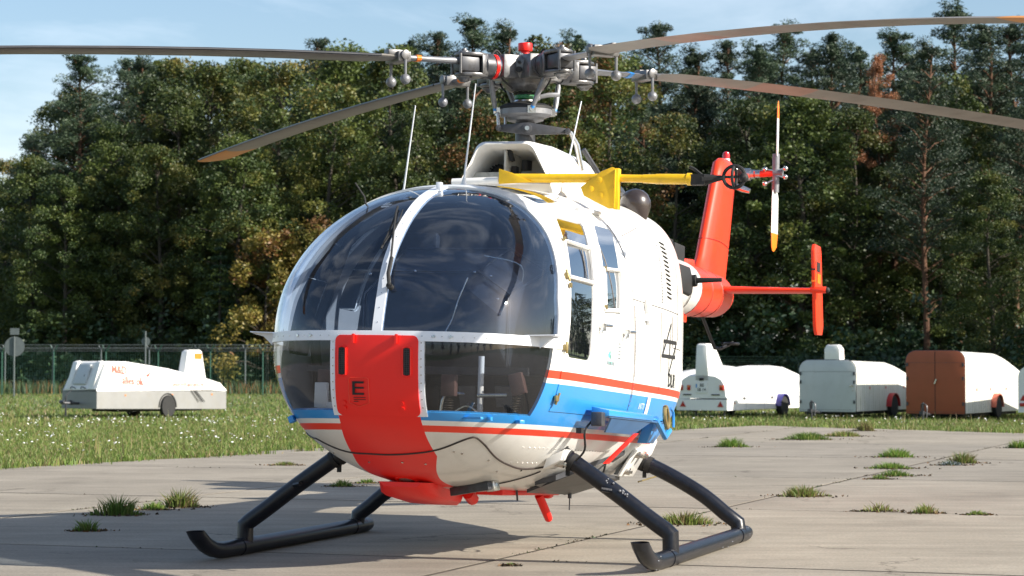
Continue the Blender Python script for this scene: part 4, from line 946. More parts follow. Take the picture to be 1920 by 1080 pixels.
for ai, (deg, kd, pitch, redb) in enumerate(ARMS):
    A_ = radians(deg); RZ = rotm('Z', A_)
    def L(p): return spin(p, A_)
    def TR(mb): mb.v = [tuple(RW(L(v))) for v in mb.v]; return mb
    mb = MB(); mb.lathe([(.062,.11),(.070,.12),(.070,.20),(.066,.21),(.066,.30)], (0,0,0), (1,0,0), 22); sl = TR(mb).build('blade_sleeve', M['metal'], hub)
    mb = MB(); mb.lathe([(.0745,.215),(.0745,.235)], (0,0,0), (1,0,0), 22); TR(mb).build('sleeve_band', M['red'] if ai in (1, 2) else M['dgrey'], hub)
    mb = MB(); mb.lathe([(.076,.245),(.078,.255),(.078,.30),(.07,.31)], (0,0,0), (1,0,0), 22); TR(mb).build('sleeve_collar', M['dgrey'], hub)
    mb = MB()
    for sz in (1, -1):
        pl = [(.29,-.055),(.33,-.072),(.39,-.078),(.44,-.066),(.475,-.035),(.482,0),(.475,.035),(.44,.066),(.39,.078),(.33,.072),(.29,.055)]
        mb.prism([(x, y, sz * .060 - .011) for x, y in pl], (0, 0, .022))
    mb.prism([(.29,-.062,-.06),(.34,-.078,-.06),(.34,-.078,.06),(.29,-.062,.06)], (0, .018, 0)); mb.prism([(.29,.062,-.06),(.34,.078,-.06),(.34,.078,.06),(.29,.062,.06)], (0, -.018, 0))
    mb.box((.31, 0, 0), (.04, .12, .13)); mb.cyl((.425, 0, -.08), (.425, 0, .082), .036, 18); mb.cyl((.425, 0, .07), (.425, 0, .098), .018, 8); mb.lathe([(.052,-.070),(.048,-.082),(.032,-.092),(.026,-.104),(.001,-.106)][::-1], (.425,0,0), (0,0,1), 18)
    yk = TR(mb).build('blade_fork', M['fork'], hub, bevel=.009)
    mb = MB(); mb.box((.415, 0, 0), (.13, .125, .090)); mb.build if False else None; TR(mb).build('blade_root_block', M['dgrey'], hub, bevel=.012)
    for sy in (-1, 1):
        mb = MB(); mb.cyl((.478, sy*.052, -.06), (.478, sy*.052, .06), .009, 10); TR(mb).build('root_bolt', M['fork'], hub)
    # blade
    pr = radians(pitch)
    def bsec(r, ch, t, n=9, le=.30):
        out = []
        for a, b in foil(ch, t, n):
            y = le * ch - a; z = b; out.append((r, y * cos(pr) - z * sin(pr), zr(r, kd) + y * sin(pr) + z * cos(pr)))
        return out
    segs = [(.46,.085,.5,.5),(.52,.08,.5,.5),(.62,.075,.45,.5),(.80,.10,.33,.45),(.92,.19,.19,.33),(1.02,.265,.13,.28)]
    mb = MB(); mb.loft([bsec(r, c, t, le=l_) for r, c, t, l_ in segs[:5]]); root = TR(mb).build('rotor_blade', M['grey'], HELI, angle=50)
    root['label'] = ['rotor blade reaching right and away', 'rotor blade reaching left and away with drooping tip in view', 'rotor blade reaching left beyond the frame', 'rotor blade reaching right over the camera side'][ai]
    rs = [.92, 1.02, 1.3, 1.65, 2.1, 2.6, 3.1, 3.6, 4.0, 4.35]; rg = []
    for r in rs: rg.append(bsec(r, .19 if r < 1 else .27, .19 if r < 1 else .12, le=.33 if r < 1 else .28))
    mb = MB(); mb.loft(rg)
    if redb:
        n = len(rg[0])
        for i in range(len(rs) - 1):
            if 1.6 <= rs[i] < 2.1:
                for j in range(n): mb.m[i * n + j] = 1
    TR(mb).build('blade_skin', [M['blade'], M['blade_red']], root, angle=50)
    mb = MB(); mb.loft([bsec(4.35, .27, .12, le=.28), bsec(4.85, .27, .12, le=.28), bsec(4.91, .25, .10, le=.28), bsec(4.92, .20, .06, le=.2)]); TR(mb).build('blade_tip', M['blade_tip'], root, angle=50)
    mb = MB(); le = []
    for r in rs[1:] + [4.85]:
        y = .28 * .27 + .0015; le.append((r, y * cos(pr), zr(r, kd) + y * sin(pr)))
    mb.tube(le, .0065, 6, ell=1.1); TR(mb).build('leading_edge_strip', M['blade_edge'], root)
    mb = MB(); zc = zr(.87, kd); mb.box((.87, 0, zc), (.085, .17, .06)); mb.cyl((.87,-.10,zc+.008), (.87,-.075,zc+.008), .030, 14); mb.cyl((.87,.075,zc+.008), (.87,.10,zc+.008), .030, 14); mb.box((.90,.03,zc+.02),(.13,.06,.04)); pc = TR(mb).build('pendulum_clamp', M['fork'], root, bevel=.005)
    for sy in (-1, 1):
        mb = MB(); mb.tube([(.87, sy * .09, zc), (.87, sy * .09, zc - .11)], [.010, .008], 8); mb.ball((.87, sy * .09, zc - .135), .031, 14, 10); TR(mb).build('pendulum_weight', M['grey'], root)
    mb = MB(); tagm = [M['blue_tag'], M['flag_y'], M['flag_y'], M['grey']][ai]; mb.v = []; mb.loft([bsec(.735, .094, .40, le=.47), bsec(.765, .099, .385, le=.46)]); mb.v = [(v[0], v[1] * 1.03, zr(.75, kd) + (v[2] - zr(.75, kd)) * 1.05) for v in mb.v]; TR(mb).build('blade_tag', tagm, root)
# ================================================================ GROUND
def sm(t): t = min(1, max(0, t)); return t * t * (3 - 2 * t)
def gz(y): return -0.40 * sm((y - 34) / 26) + 0.16 * sm((y - 70) / 28)
def gnd(px, py_, z=None):
    return None
ys = [-120, -20, 0, 10, 20, 28, 34, 38, 42, 46, 50, 54, 58, 62, 66, 70, 76, 82, 88, 94, 100, 130, 200, 400, 1500]
xs2 = [-1200, -300, -80, -40, -20, 0, 20, 40, 80, 300, 1200]
mb = MB(); mb.add([(x, y, gz(y) - .045) for y in ys for x in xs2], [(j * len(xs2) + i, j * len(xs2) + i + 1, (j + 1) * len(xs2) + i + 1, (j + 1) * len(xs2) + i) for j in range(len(ys) - 1) for i in range(len(xs2) - 1)])
tag(mb.build('meadow_ground', M['meadow']), kind='structure')
APR = [(-16.0, -9.0), (20.0, -9.0), (20.0, 21.0), (7.85, 35.5), (4.06, 40.0), (-3.0, 27.6), (-5.24, 23.7), (-16.0, 5.3)]
def clip(poly, a, b):
    """keep the left side of a->b"""
    out = []; sidef = lambda p: (b[0] - a[0]) * (p[1] - a[1]) - (b[1] - a[1]) * (p[0] - a[0])
    for i in range(len(poly)):
        p, q = poly[i], poly[(i + 1) % len(poly)]; sp, sq = sidef(p), sidef(q)
        if sp >= 0: out.append(p)
        if sp * sq < 0: t = sp / (sp - sq); out.append((p[0] + (q[0] - p[0]) * t, p[1] + (q[1] - p[1]) * t))
    return out
def in_apron(x, y, m=0.0):
    for i in range(len(APR)):
        a, b = APR[i], APR[(i + 1) % len(APR)]; L_ = math.hypot(b[0] - a[0], b[1] - a[1])
        if ((b[0] - a[0]) * (y - a[1]) - (b[1] - a[1]) * (x - a[0])) / L_ < m: return False
    return True
apron = empty('concrete_apron'); apron['kind'] = 'structure'
mb = MB(); mb.add([(x, y, -.0015) for x, y in APR], [tuple(range(len(APR)))]); tag(mb.build('joint_bed', M['soil'], apron))
ga = radians(20.2); U = Vector((sin(ga), cos(ga))); V = Vector((cos(ga), -sin(ga))); G0 = Vector((0.0, 12.97)) 
SW_, SL_ = 4.42, 4.7
slab_me = {}
def joint_u(k): return (k - .05) * SL_
for i in range(-5, 6):
    for k in range(-6, 8):
        g = .021
        c = []
        for (a, b) in ((i * SW_ + g, joint_u(k) + g), ((i + 1) * SW_ - g, joint_u(k) + g), ((i + 1) * SW_ - g, joint_u(k + 1) - g), (i * SW_ + g, joint_u(k + 1) - g)):
            p = G0 + V * a + U * b; c.append((p.x, p.y))
        for q in range(len(APR)): 
            if c: c = clip(c, APR[q], APR[(q + 1) % len(APR)])
        if len(c) < 3: continue
        area = abs(sum(c[q][0] * c[(q + 1) % len(c)][1] - c[(q + 1) % len(c)][0] * c[q][1] for q in range(len(c)))) / 2
        if area < .4: continue
        cx = sum(p[0] for p in c) / len(c); cy = sum(p[1] for p in c) / len(c); tx, ty, tz = rnd.uniform(-.0002, .0002), rnd.uniform(-.0002, .0002), rnd.uniform(.0, .0015)
        mb = MB(); mb.prism([(x, y, -.15) for x, y in c], (0, 0, .15)); mb.v = [(v[0], v[1], v[2] + tz + (v[0] - cx) * tx + (v[1] - cy) * ty) for v in mb.v]
        mb.build('concrete_slab', M['concrete'], apron, smooth=False)
# strip of old concrete beyond the joint of grass, left of the helicopter
mb = MB(); P_ = [(-4.0, 26.9), (-1.9, 27.4), (1.4, 33.0), (.2, 33.8), (-1.2, 31.6), (-2.7, 29.2)]
mb.prism([(x, y, -.15) for x, y in P_], (0, 0, .14)); old = mb.build('concrete_path', M['concrete'], smooth=False, bevel=.01); old['kind'] = 'structure'

# ---------------------------------------------------------------- grass, flowers
def blades(name, pts, h, w, mats, lean=.5, label=None, parent=None, kind='stuff', cat=None, group=None, origin=(0, 0, 0), dome=None):
    n = len(pts); pts = np.array(pts, float); hh = h * rng.uniform(.5, 1.3, n)
    if dome: hh *= np.clip(1.15 - (np.hypot(pts[:, 0], pts[:, 1]) / dome) ** 1.5, .15, 1.2)
    ww = w * rng.uniform(.7, 1.3, n)
    a = rng.uniform(0, 2 * pi, n); la = rng.uniform(0, 2 * pi, n) if not dome else np.arctan2(pts[:, 1], pts[:, 0]) + rng.normal(0, .6, n); ll = hh * rng.uniform(0, lean, n)
    d = np.stack([np.cos(a) * ww / 2, np.sin(a) * ww / 2, np.zeros(n)], 1); top = pts + np.stack([np.cos(la) * ll, np.sin(la) * ll, hh], 1)
    mid = (pts + top) / 2 + np.stack([-np.cos(la) * ll * .18, -np.sin(la) * ll * .18, hh * .06], 1)
    vs = np.stack([pts - d, pts + d, mid + d * .7, mid - d * .7, top], 1).reshape(-1, 3)
    k = np.arange(n) * 5; q = np.stack([k, k + 1, k + 2, k + 3], 1); t = np.stack([k + 3, k + 2, k + 4], 1)
    me = bpy.data.meshes.new(name); me.vertices.add(len(vs)); me.vertices.foreach_set('co', vs.ravel().astype(np.float32))
    me.loops.add(7 * n); lp = np.concatenate([q, t], 1).ravel(); me.loops.foreach_set('vertex_index', lp.astype(np.int32))
    me.polygons.add(2 * n); st = np.empty(2 * n, np.int32); st[0::2] = np.arange(n) * 7; st[1::2] = np.arange(n) * 7 + 4; me.polygons.foreach_set('loop_start', st)
    for m in mats: me.materials.append(m)
    mi = np.repeat(rng.integers(0, len(mats), n), 2); me.polygons.foreach_set('material_index', mi.astype(np.int32)); me.update(calc_edges=True); me.validate()
    o = bpy.data.objects.new(name, me); COL.objects.link(o); o.location = origin; tag(o, label, cat, group, kind)
    if parent: o.parent = parent
    return o
def field(n, y0, y1, zoff=0.0):
    out = []; xm = 0.25
    while len(out) < n:
        m = (n - len(out)) * 3; t = rng.uniform(0, 1, m); y = 1 / (1 / y0 + (1 / y1 - 1 / y0) * t); x = rng.uniform(-1, 1, m) * (y * xm + 1.0)
        for a, b in zip(x, y):
            if in_apron(a, b, .05 + .10 * sin(a * 3.1) + .08 * sin(b * 5.3)): continue
            if b < 34 and a < 0 and -.15 < 0 and (abs(a + 2) < 3) and in_path(a, b): continue
            out.append((a, b, gz(b) - .045))
            if len(out) >= n: break
    return out
def in_path(x, y):
    c = 0
    for i in range(len(P_)):
        (x1, y1), (x2, y2) = P_[i], P_[(i + 1) % len(P_)]
        if (y1 > y) != (y2 > y) and x < (x2 - x1) * (y - y1) / (y2 - y1) + x1: c ^= 1
    return c
G3 = [M['grassa'], M['grassa'], M['grassb'], M['grassa'], M['grassc']]
blades('meadow_grass', field(170000, 20, 46), .075, .014, G3, .7)
blades('meadow_grass', field(110000, 44, 104), .10, .032, G3, .6)
blades('meadow_grass', [(x, y, z) for x, y, z in field(2600, 22, 90) if sin(x * 1.3) + sin(y * .7 + x) > .3], .28, .010, [M['grassc'], M['grassb']], .4)
# tall dry grass at the foot of the fence
blades('verge_grass', [(rng.uniform(-24, 24), y, gz(y)) for y in rng.uniform(97.5, 104, 9000)], .50, .05, [M['rust'], M['oak3'], M['oak3'], M['spruce']], .35)
def flowers(n):
    cl = []
    while len(cl) < 170:
        t = rng.uniform(0, 1); y = 1 / (1 / 24 + (1 / 96 - 1 / 24) * t); x = rng.uniform(-1, .95) * y * .235
        if in_apron(x, y, -.5) or (x > 1 and rng.random() < .75): continue
        cl.append((x, y))
    mb = MB()
    for _ in range(n):
        x, y = cl[rng.integers(len(cl))]; x += rng.normal(0, .16); y += rng.normal(0, .5)
        if in_apron(x, y, -.2) or in_path(x, y): continue
        s = rng.uniform(.007, .016) * (1 + y * .008); z = gz(y) + rng.uniform(.09, .20); tx, ty = rng.normal(0, .3, 2)
        mb.add([(x + s * cos(q), y + s * sin(q), z + s * (tx * cos(q) + ty * sin(q)) + (.3 * s if q > 6 else 0)) for q in (0, 1.26, 2.51, 3.77, 5.03)] + [(x, y, z + s * .5)], [(0, 1, 5), (1, 2, 5), (2, 3, 5), (3, 4, 5), (4, 0, 5)])
    return mb
tag(flowers(750).build('white_flowers', M['petal'], smooth=False), kind='stuff')

def from_px(px_, py_):                                                    # apron point seen at a photo pixel, flat ground
    y = 1.08 * 4340 / (py_ - 680); return ((px_ - 960) / 4340 * y, y)
TUFTS = [  # x, y (metres), radius, height, kind, label
 ((222,965),.26,.20,0,'large bright green grass tuft in the slab joint left of the front skid'),
 ((290,955),.16,.09,0,'low weed patch between the two big grass tufts on the left'),
 ((338,950),.24,.20,1,'yellow-green grass tuft right of the bright green tuft on the left'),
 ((165,995),.13,.12,0,'small dark grass tuft in the helicopter shadow left of the skid tip'),
 ((642,912),.16,.09,0,'low grass tuft seen between the left landing legs'),
 ((688,906),.13,.07,0,'small grass tuft right of the one between the left landing legs'),
 ((535,872),.22,.06,1,'low tuft at the grassy edge just left of the nose'),
 ((1285,982),.30,.13,1,'broad yellow-green tuft behind the right front landing leg'),
 ((1370,838),.30,.18,0,'grass tuft standing alone behind the tail of the helicopter'),
 ((1505,930),.30,.13,1,'tuft on the long slab joint right of the rear landing leg'),
 ((1512,824),.50,.16,0,'widest grass tuft near the far apron edge'),
 ((1580,818),.45,.12,1,'thin row of grass right of the widest far tuft'),
 ((1620,808),.25,.22,2,'straw coloured tuft at the far apron edge'),
 ((1678,857),.32,.15,0,'tuft in front of the grey box trailer, farther of two on the right slab'),
 ((1667,878),.32,.10,0,'flat tuft just below the one in front of the grey box trailer'),
 ((1676,892),.26,.09,0,'tuft on the diagonal joint, nearest of the three in front of the grey trailer'),
 ((1648,898),.14,.06,0,'tiny tuft left on the diagonal joint in front of the grey trailer'),
 ((1803,868),.26,.18,1,'upright tuft on the diagonal joint in front of the orange doors'),
 ((1780,872),.22,.07,3,'grey-green creeping weed beside the upright tuft by the orange doors'),
 ((1910,840),.24,.16,0,'tuft cut by the right edge of the picture'),
 ((1645,958),.20,.10,4,'sparse wiry tuft, leftmost of three on the right foreground joint'),
 ((1735,962),.16,.10,1,'small tuft, middle of three on the right foreground joint'),
 ((1830,965),.12,.05,0,'faint tuft, rightmost of three on the right foreground joint'),
 ((958,1060),.045,.03,0,'tiny green weed at the bottom edge below the nose'),
 ((905,600+300),.10,.05,1,'small weed in shade under the belly'),
]
M['grassl'] = leaf_mat('fresh_grass', (0.11, 0.20, 0.03), 0.3, 0.4)
TM = [[M['grassl'], M['grassa'], M['grassl'], M['grassb']], [M['grassb'], M['grassa'], M['grassc']], [M['grassc'], M['grassb']], [M['oak3'], M['midgrey']], [M['grassc'], M['grassb']]]
for pxy, r, h, k, lab in TUFTS:
    r *= .8; h *= .68
    x, y = from_px(*pxy); n = int(420 * (r / .25) ** 1.2 * (.35 if k == 4 else 1)); pts = []
    for _ in range(max(60, n)):
        a = rng.uniform(0, 2 * pi); q = r * rng.uniform() ** .8 * .8; pts.append((q * cos(a) * (1 + .4 * sin(a * 3 + x)), q * sin(a) * .7, 0))
    o = blades('grass_tuft', pts, h * .85, .007 + .0002 * y, TM[k], 1.0 if k != 2 else .4, label=lab, cat='grass tuft', group='grass tufts in the concrete joints', kind=None, origin=(x, y, 0), dome=r * .95)
    lp = [(rng.normal(0, r * .65), rng.normal(0, r * .38), 0) for _ in range(int(90 + 300 * r))]
    blades('soil_and_litter', lp, .014, .022, [M['soil'], M['soil'], M['rust']], 2.0, parent=o)
# ragged weeds and dirt following the joints
pts = []
for i in (-1, 0, 1):
    for _ in range(1500):
        b = rng.uniform(-2, 26); 
        if sin(b * 2.3 + i) + sin(b * .9 + 2 * i) + sin(b * 5.1) < .5: continue
        p = G0 + V * (i * SW_ + rng.normal(0, .02)) + U * b
        if in_apron(p.x, p.y): pts.append((p.x, p.y, -.01))
for k in range(-1, 5):
    for _ in range(350):
        a = rng.uniform(-9, 12)
        if sin(a * 2.1 + k * 1.7) + sin(a * 4.7 + k) < .9: continue
        p = G0 + V * a + U * (joint_u(k) + rng.normal(0, .015))
        if in_apron(p.x, p.y): pts.append((p.x, p.y, -.01))
blades('joint_weeds', pts, .016, .022, [M['soil'], M['oak3'], M['soil']], 1.2)
pts = []
for i in range(len(APR) - 3, len(APR) - 1 + 1):
    pass
for (a, b) in (((7.85,35.5),(4.06,40.0)), ((4.06,40.0),(-5.24,23.7)), ((-5.24,23.7),(-9.5,16.5)), ((12,30.6),(7.85,35.5))):
    L_ = math.hypot(b[0]-a[0], b[1]-a[1]); 
    for _ in range(int(L_ * 260)):
        t = rng.uniform(); s_ = abs(rng.normal(0, .16)) - .12; nx, ny = -(b[1]-a[1])/L_, (b[0]-a[0])/L_
        x, y = a[0]+(b[0]-a[0])*t, a[1]+(b[1]-a[1])*t
        if sin(t * L_ * 2.2) + sin(t * L_ * 5.7 + 1) < -.2: continue
        pts.append((x + nx * s_, y + ny * s_, -.01))
blades('edge_grass', pts, .09, .014, G3, .9)

# ---------------------------------------------------------------- glider trailers
def wheel(mb_t, mb_r, c, r, w, ax):
    ax = Vector(ax).normalized()
    mb_t.lathe([(r * .62, -w / 2), (r * .93, -w / 2), (r, -w * .3), (r, w * .3), (r * .93, w / 2), (r * .62, w / 2)], c, ax, 24)
    mb_r.lathe([(r * .62, -w * .42), (r * .55, -w * .2), (r * .25, -w * .25), (r * .22, -w * .45), (.001, -w * .45)][::-1], c, ax, 20); mb_r.lathe([(r * .62, w * .42), (r * .55, w * .2), (r * .25, w * .25), (r * .22, w * .45), (.001, w * .45)], c, ax, 20)
def fender(mb, c, r, w, ax, a0=0, a1=pi, th=.025):
    ax = Vector(ax).normalized(); f = Vector((0, 0, 1)).cross(ax); rg = []
    for i in range(13):
        a = a0 + (a1 - a0) * i / 12; d = f * cos(a) + Vector((0, 0, 1)) * sin(a)
        rg.append([Vector(c) + d * r + ax * w / 2, Vector(c) + d * (r + th) + ax * w / 2, Vector(c) + d * (r + th) - ax * w / 2, Vector(c) + d * r - ax * w / 2])
    mb.loft(rg)
def tl(name, x, y, ang, label):
    t = empty(name, (x, y, gz(y) - .02), 0, label, 'trailer', 'glider trailers parked on the meadow'); t.rotation_euler = (0, 0, -ang)   # local +Y = away along the body, +X = across
    return t
M['tr_white'] = pmat('trailer_white', (.80,.79,.76), .45, var=.05, scale=1.5, dirt=(.62,.58,.46), dscale=3, damt=.3)
M['tr_dirty'] = pmat('trailer_weathered', (.66,.655,.60), .6, var=.06, scale=2, stretch=(1,6,.6), dirt=(.36,.38,.24), dscale=2.6, damt=.65)
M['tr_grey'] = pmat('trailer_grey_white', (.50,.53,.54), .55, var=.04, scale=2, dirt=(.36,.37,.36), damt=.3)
M['alu'] = pmat('aluminium_sheet', (.25,.25,.245), .5, metal=.25, var=.08, scale=2, dirt=(.24,.23,.2), damt=.5)
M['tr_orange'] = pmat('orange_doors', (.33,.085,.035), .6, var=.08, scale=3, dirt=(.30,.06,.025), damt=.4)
M['fend_blue'] = pmat('blue_fender', (.03,.025,.20), .4, var=.1); M['fend_red'] = pmat('red_fender', (.42,.02,.025), .45, var=.12); M['fend_pink'] = pmat('faded_red_fender', (.52,.13,.08), .6, var=.12)
M['redprint'] = pmat('red_lettering', (.62,.10,.06), .6, var=.1); M['amber'] = pmat('amber_lens', (.75,.22,.03), .3, var=.1)
M['taillight'] = pmat('tail_lamp_red', (.40,.02,.015), .25, var=.1); M['greytext'] = pmat('grey_lettering', (.42,.42,.42), .6, var=.05)
M['rim'] = pmat('wheel_rim', (.55,.48,.36), .5, var=.2, scale=12); M['plate'] = pmat('number_plate', (.75,.75,.73), .4, var=.03)
def put_text(body, size, org, ux, uz, mat, parent, bold=False, name='lettering', slant=0.0):
    vs, fs = text_mesh(body, size, bold); mb = MB(); ux, uz, org = Vector(ux), Vector(uz), Vector(org)
    mb.add([org + ux * (v.x + v.y * slant) + uz * v.y for v in vs], fs); return mb.build(name, mat, parent, smooth=False)
def arch(w, z0, z1, y, r=.25, n=6, dx=0):
    pts = [(0, z0), (w, z0)]
    for i in range(n + 1): a = pi / 2 * i / n; pts.append((w - r + r * cos(a), z1 - r + r * sin(a)))
    for i in range(n + 1): a = pi / 2 + pi / 2 * i / n; pts.append((r + r * cos(a), z1 - r + r * sin(a)))
    return [(x + dx, y, z) for x, z in pts]
def running_gear(t, W_, yw, r, fm, rimm, w=.18):
    for sx in (0, 1):
        c = (-.02 - w / 2 + .06 if sx == 0 else W_ + w / 2 - .04, yw, r)
        a, b = MB(), MB(); wheel(a, b, c, r, w, (1, 0, 0)); wo = a.build('wheel', M['tyre'], t); b.build('rim', rimm, wo)
        mb = MB(); fender(mb, c, r * 1.15, w + .05, (1, 0, 0)); mb.build('fender', fm, t)
    mb = MB(); mb.box((W_ / 2, yw, r), (W_, .08, .08)); mb.box((W_ / 2, yw - .2, r + .05), (W_ * .8, 2.6, .05)); mb.build('axle_frame', M['rubber'], t)
def px_at(px_, D): return (px_ - 960) / 4340 * D

# left trailer: white hull on a grey box, slanted split front, little fin
D = 62.0; A_ = radians(47); W_ = 1.72; Ln = 5.6
x0 = px_at(182, D); tX = Vector((cos(A_), -sin(A_))); o_ = Vector((x0, D)) - tX * W_
T = tl('glider_trailer', o_.x, o_.y, A_, 'long white glider trailer with red lettering and small tail fin on the left meadow')
mb = MB(); mb.loft([[(0,0,.26),(W_,0,.26),(W_,0,.74),(0,0,.74)], [(0,Ln,.20),(W_,Ln,.20),(W_,Ln,.70),(0,Ln,.70)]]); mb.build('lower_box', M['alu'], T, smooth=False, bevel=.01)
def hull(y, ztop, ins, zb=.74): return [(0,y,zb),(W_,y,zb),(W_ - .02,y,zb+.05),(W_-ins,y,ztop-.08),(W_-ins-.10,y,ztop),(ins+.10,y,ztop),(ins,y,ztop-.08),(.02,y,zb+.05)]
mb = MB(); mb.loft([hull(.0,.80,.02), hull(.14,1.05,.06), hull(.42,1.50,.10), hull(.55,1.54,.10), hull(1.4,1.53,.12), hull(3.2,1.34,.14), hull(4.9,1.06,.12), hull(5.5,.93,.08,.71), hull(Ln,.80,.04,.71)])
hl = mb.build('upper_hull', M['tr_white'], T, angle=25)
mb = MB(); mb.prism([(.50,.05,.90),(1.14,.05,.90),(1.10,.34,1.44),(.56,.34,1.44)], (0,-.06,.03)); mb.build('front_hatch', M['tr_grey'], hl, bevel=.02)
for a_ in (.18, W_ - .42):
    mb = MB(); mb.loft([[(a_,-.02,.78),(a_+.24,-.02,.78),(a_+.24,.02,.78),(a_,.02,.78)], [(a_,.30,1.52),(a_+.24,.30,1.52),(a_+.24,.45,1.56),(a_,.45,1.56)]]); mb.build('front_rib', M['tr_white'], hl, bevel=.03)
mb = MB()
for x in (.45, .95): mb.tube(cat([(x,-.01,.80),(x+.06,-.05,.84),(x+.18,-.05,.84),(x+.24,-.01,.80)]), .012, 6)
mb.tube([(.98,.10,1.12),(.98,.16,1.2)], .02, 6); mb.build('front_grips', M['rubber'], hl)
mb = MB(); mb.loft([[(W_-.62,4.0,1.15),(W_-.30,4.0,1.15),(W_-.30,4.98,1.0),(W_-.62,4.98,1.0)], [(W_-.60,4.15,1.80),(W_-.32,4.15,1.80),(W_-.32,4.80,1.80),(W_-.60,4.80,1.80)], [(W_-.58,4.25,1.86),(W_-.34,4.25,1.86),(W_-.34,4.74,1.86),(W_-.58,4.74,1.86)]]); tf = mb.build('tail_fin', M['tr_white'], T, bevel=.02)
mb = MB(); mb.box((W_-.308,4.62,1.68),(.006,.32,.16)); mb.box((W_-.302,4.72,1.35),(.006,.02,.32)); mb.build('fin_marking', M['flag_y'], tf)
sw = lambda z: W_ - interp(z, [(.74,0),(.79,.02),(1.45,.115)]) + .012
HST = [(0,.80,.02),(.14,1.05,.06),(.42,1.50,.10),(.55,1.54,.10),(1.4,1.53,.12),(3.2,1.34,.14),(4.9,1.06,.12),(5.5,.93,.08),(5.6,.80,.04)]
def hx(y, z):
    zt = interp(y, [(a, b) for a, b, c in HST]); ins = interp(y, [(a, c) for a, b, c in HST]); t = max(0, (z - .79) / max(.05, zt - .08 - .79)); return W_ - .02 - (ins - .02) * min(1, t) + .012
def side_text(body, size, y, z, mat=M['redprint'], rot=0, bold=False): 
    vs, fs = text_mesh(body, size, bold); mb = MB(); mb.add([(hx(y + v.x * cos(rot) - v.y * sin(rot), z + v.y * cos(rot) + v.x * sin(rot)), y + v.x * cos(rot) - v.y * sin(rot), z + v.y * cos(rot) + v.x * sin(rot)) for v in vs], fs); return mb.build('lettering', mat, hl, smooth=False)
side_text('M&D', .30, 1.0, 1.30, rot=-.06, bold=True); side_text('alles ok', .30, 1.55, 1.0, rot=-.06, bold=True); side_text('www.mdflugzeugbau.de', .145, 3.95, .90, bold=True)
mb = MB()
def sl_(p, q, w=.008): mb.tube([(hx(*a), a[0], a[1]) for a in (p, q)], w, 4)
sl_((1.65,1.42),(2.75,.88)); sl_((2.1,1.02),(2.45,1.38)); sl_((2.2,1.15),(2.3,1.20),.03); sl_((2.05,1.0),(2.15,.9)); sl_((2.15,.9),(2.45,.88)); sl_((2.45,.88),(2.5,1.0)); mb.build('glider_drawing', M['redprint'], hl)
side_text('NIL', .12, 2.15, 1.36, rot=.3)
mb = MB()
for y in (1.2, 3.2, 4.95): mb.box((W_+.006, y, .62), (.008, .06, .04))
mb.build('side_reflector', M['amber'], T)
mb = MB(); 
for k in (0, .12, .2): mb.tube([(W_+.02,4.0+k,.74),(W_+.03,4.35+k*1.3,.42)], .010, 5)
mb.build('wing_dolly_bars', M['rubber'], T)
mb = MB(); fender(mb, (W_-.03,3.0,.28), .36, .10, (1,0,0), 0, pi, .03); mb.build('fender', M['rubber'], T)
a, b = MB(), MB(); wheel(a, b, (W_-.02,3.0,.30), .31, .17, (1,0,0)); wo = a.build('wheel', M['tyre'], T); b.build('rim', M['rim'], wo)
a, b = MB(), MB(); wheel(a, b, (.05,3.0,.30), .31, .17, (1,0,0)); wo = a.build('wheel', M['tyre'], T); b.build('rim', M['rim'], wo)
mb = MB(); mb.box((W_/2,2.9,.22),(1.3,3.6,.10)); mb.build('axle_frame', M['rubber'], T)
mb = MB(); mb.tube([(W_/2,-.02,.40),(W_/2,-.75,.42)], .035, 8); mb.tube([(W_/2,-.55,.60),(W_/2,-.55,.05)], .03, 8); mb.tube([(W_/2-.1,-.7,.45),(W_/2+.1,-.7,.45)], .04, 8); mb.tube([(W_/2-.45,-.04,.42),(W_/2-.35,-.04,.42)], .06, 8); mb.tube([(W_/2,-.55,.6),(W_/2,-.3,.78)], .012, 6); mb.build('tow_hitch', M['dgrey'], T)

T.scale = (1, .76, 1)
# right, white trailer with a tall hollow fin: its rear faces the camera
D = 62.6; A_ = radians(30); W_ = 1.52; x0 = px_at(1363, D); tX = Vector((cos(A_), -sin(A_))); o_ = Vector((x0, D)) - tX * W_
T = tl('glider_trailer', o_.x, o_.y, A_, 'white glider trailer with tall tail fin, tail lamps and blue fender behind the tail')
Ln = 6.4; mb = MB(); mb.loft([[(0,0,.20),(W_,0,.20),(W_,0,.50),(0,0,.50)], [(0,Ln,.20),(W_,Ln,.20),(W_,Ln,.52),(0,Ln,.52)]]); mb.build('lower_box', M['tr_white'], T, smooth=False, bevel=.01)
def hull2(y, zt, k=1.0, zb=.53):
    out = [(0,y,zb),(W_,y,zb)]
    for i in range(9): a = pi * i / 8; out.append((W_/2 + (W_/2 - .04) * math.copysign(abs(cos(a)) ** .62, cos(a)) * k, y, zb + .06 + (zt - zb - .06) * sin(a) ** .75))
    return out
mb = MB(); mb.loft([hull2(.0,1.16), hull2(.05,1.19), hull2(1.5,1.33), hull2(3.0,1.42), hull2(4.6,1.42), hull2(5.8,1.20,.95), hull2(Ln,.80,.9)]); hl = mb.build('upper_hull', M['tr_white'], T, angle=40)
mb = MB(); mb.loft([[(.56,.0,1.0),(.98,.0,1.0),(.98,1.15,1.1),(.56,1.15,1.1)], [(.58,.0,1.5),(.94,.0,1.5),(.94,.92,1.5),(.58,.92,1.5)], [(.60,.02,1.98),(.90,.02,1.98),(.90,.55,1.98),(.60,.55,1.98)], [(.64,.06,2.02),(.86,.06,2.02),(.86,.50,2.02),(.64,.50,2.02)]]); mb.build('tail_fin', M['tr_white'], T, bevel=.02)
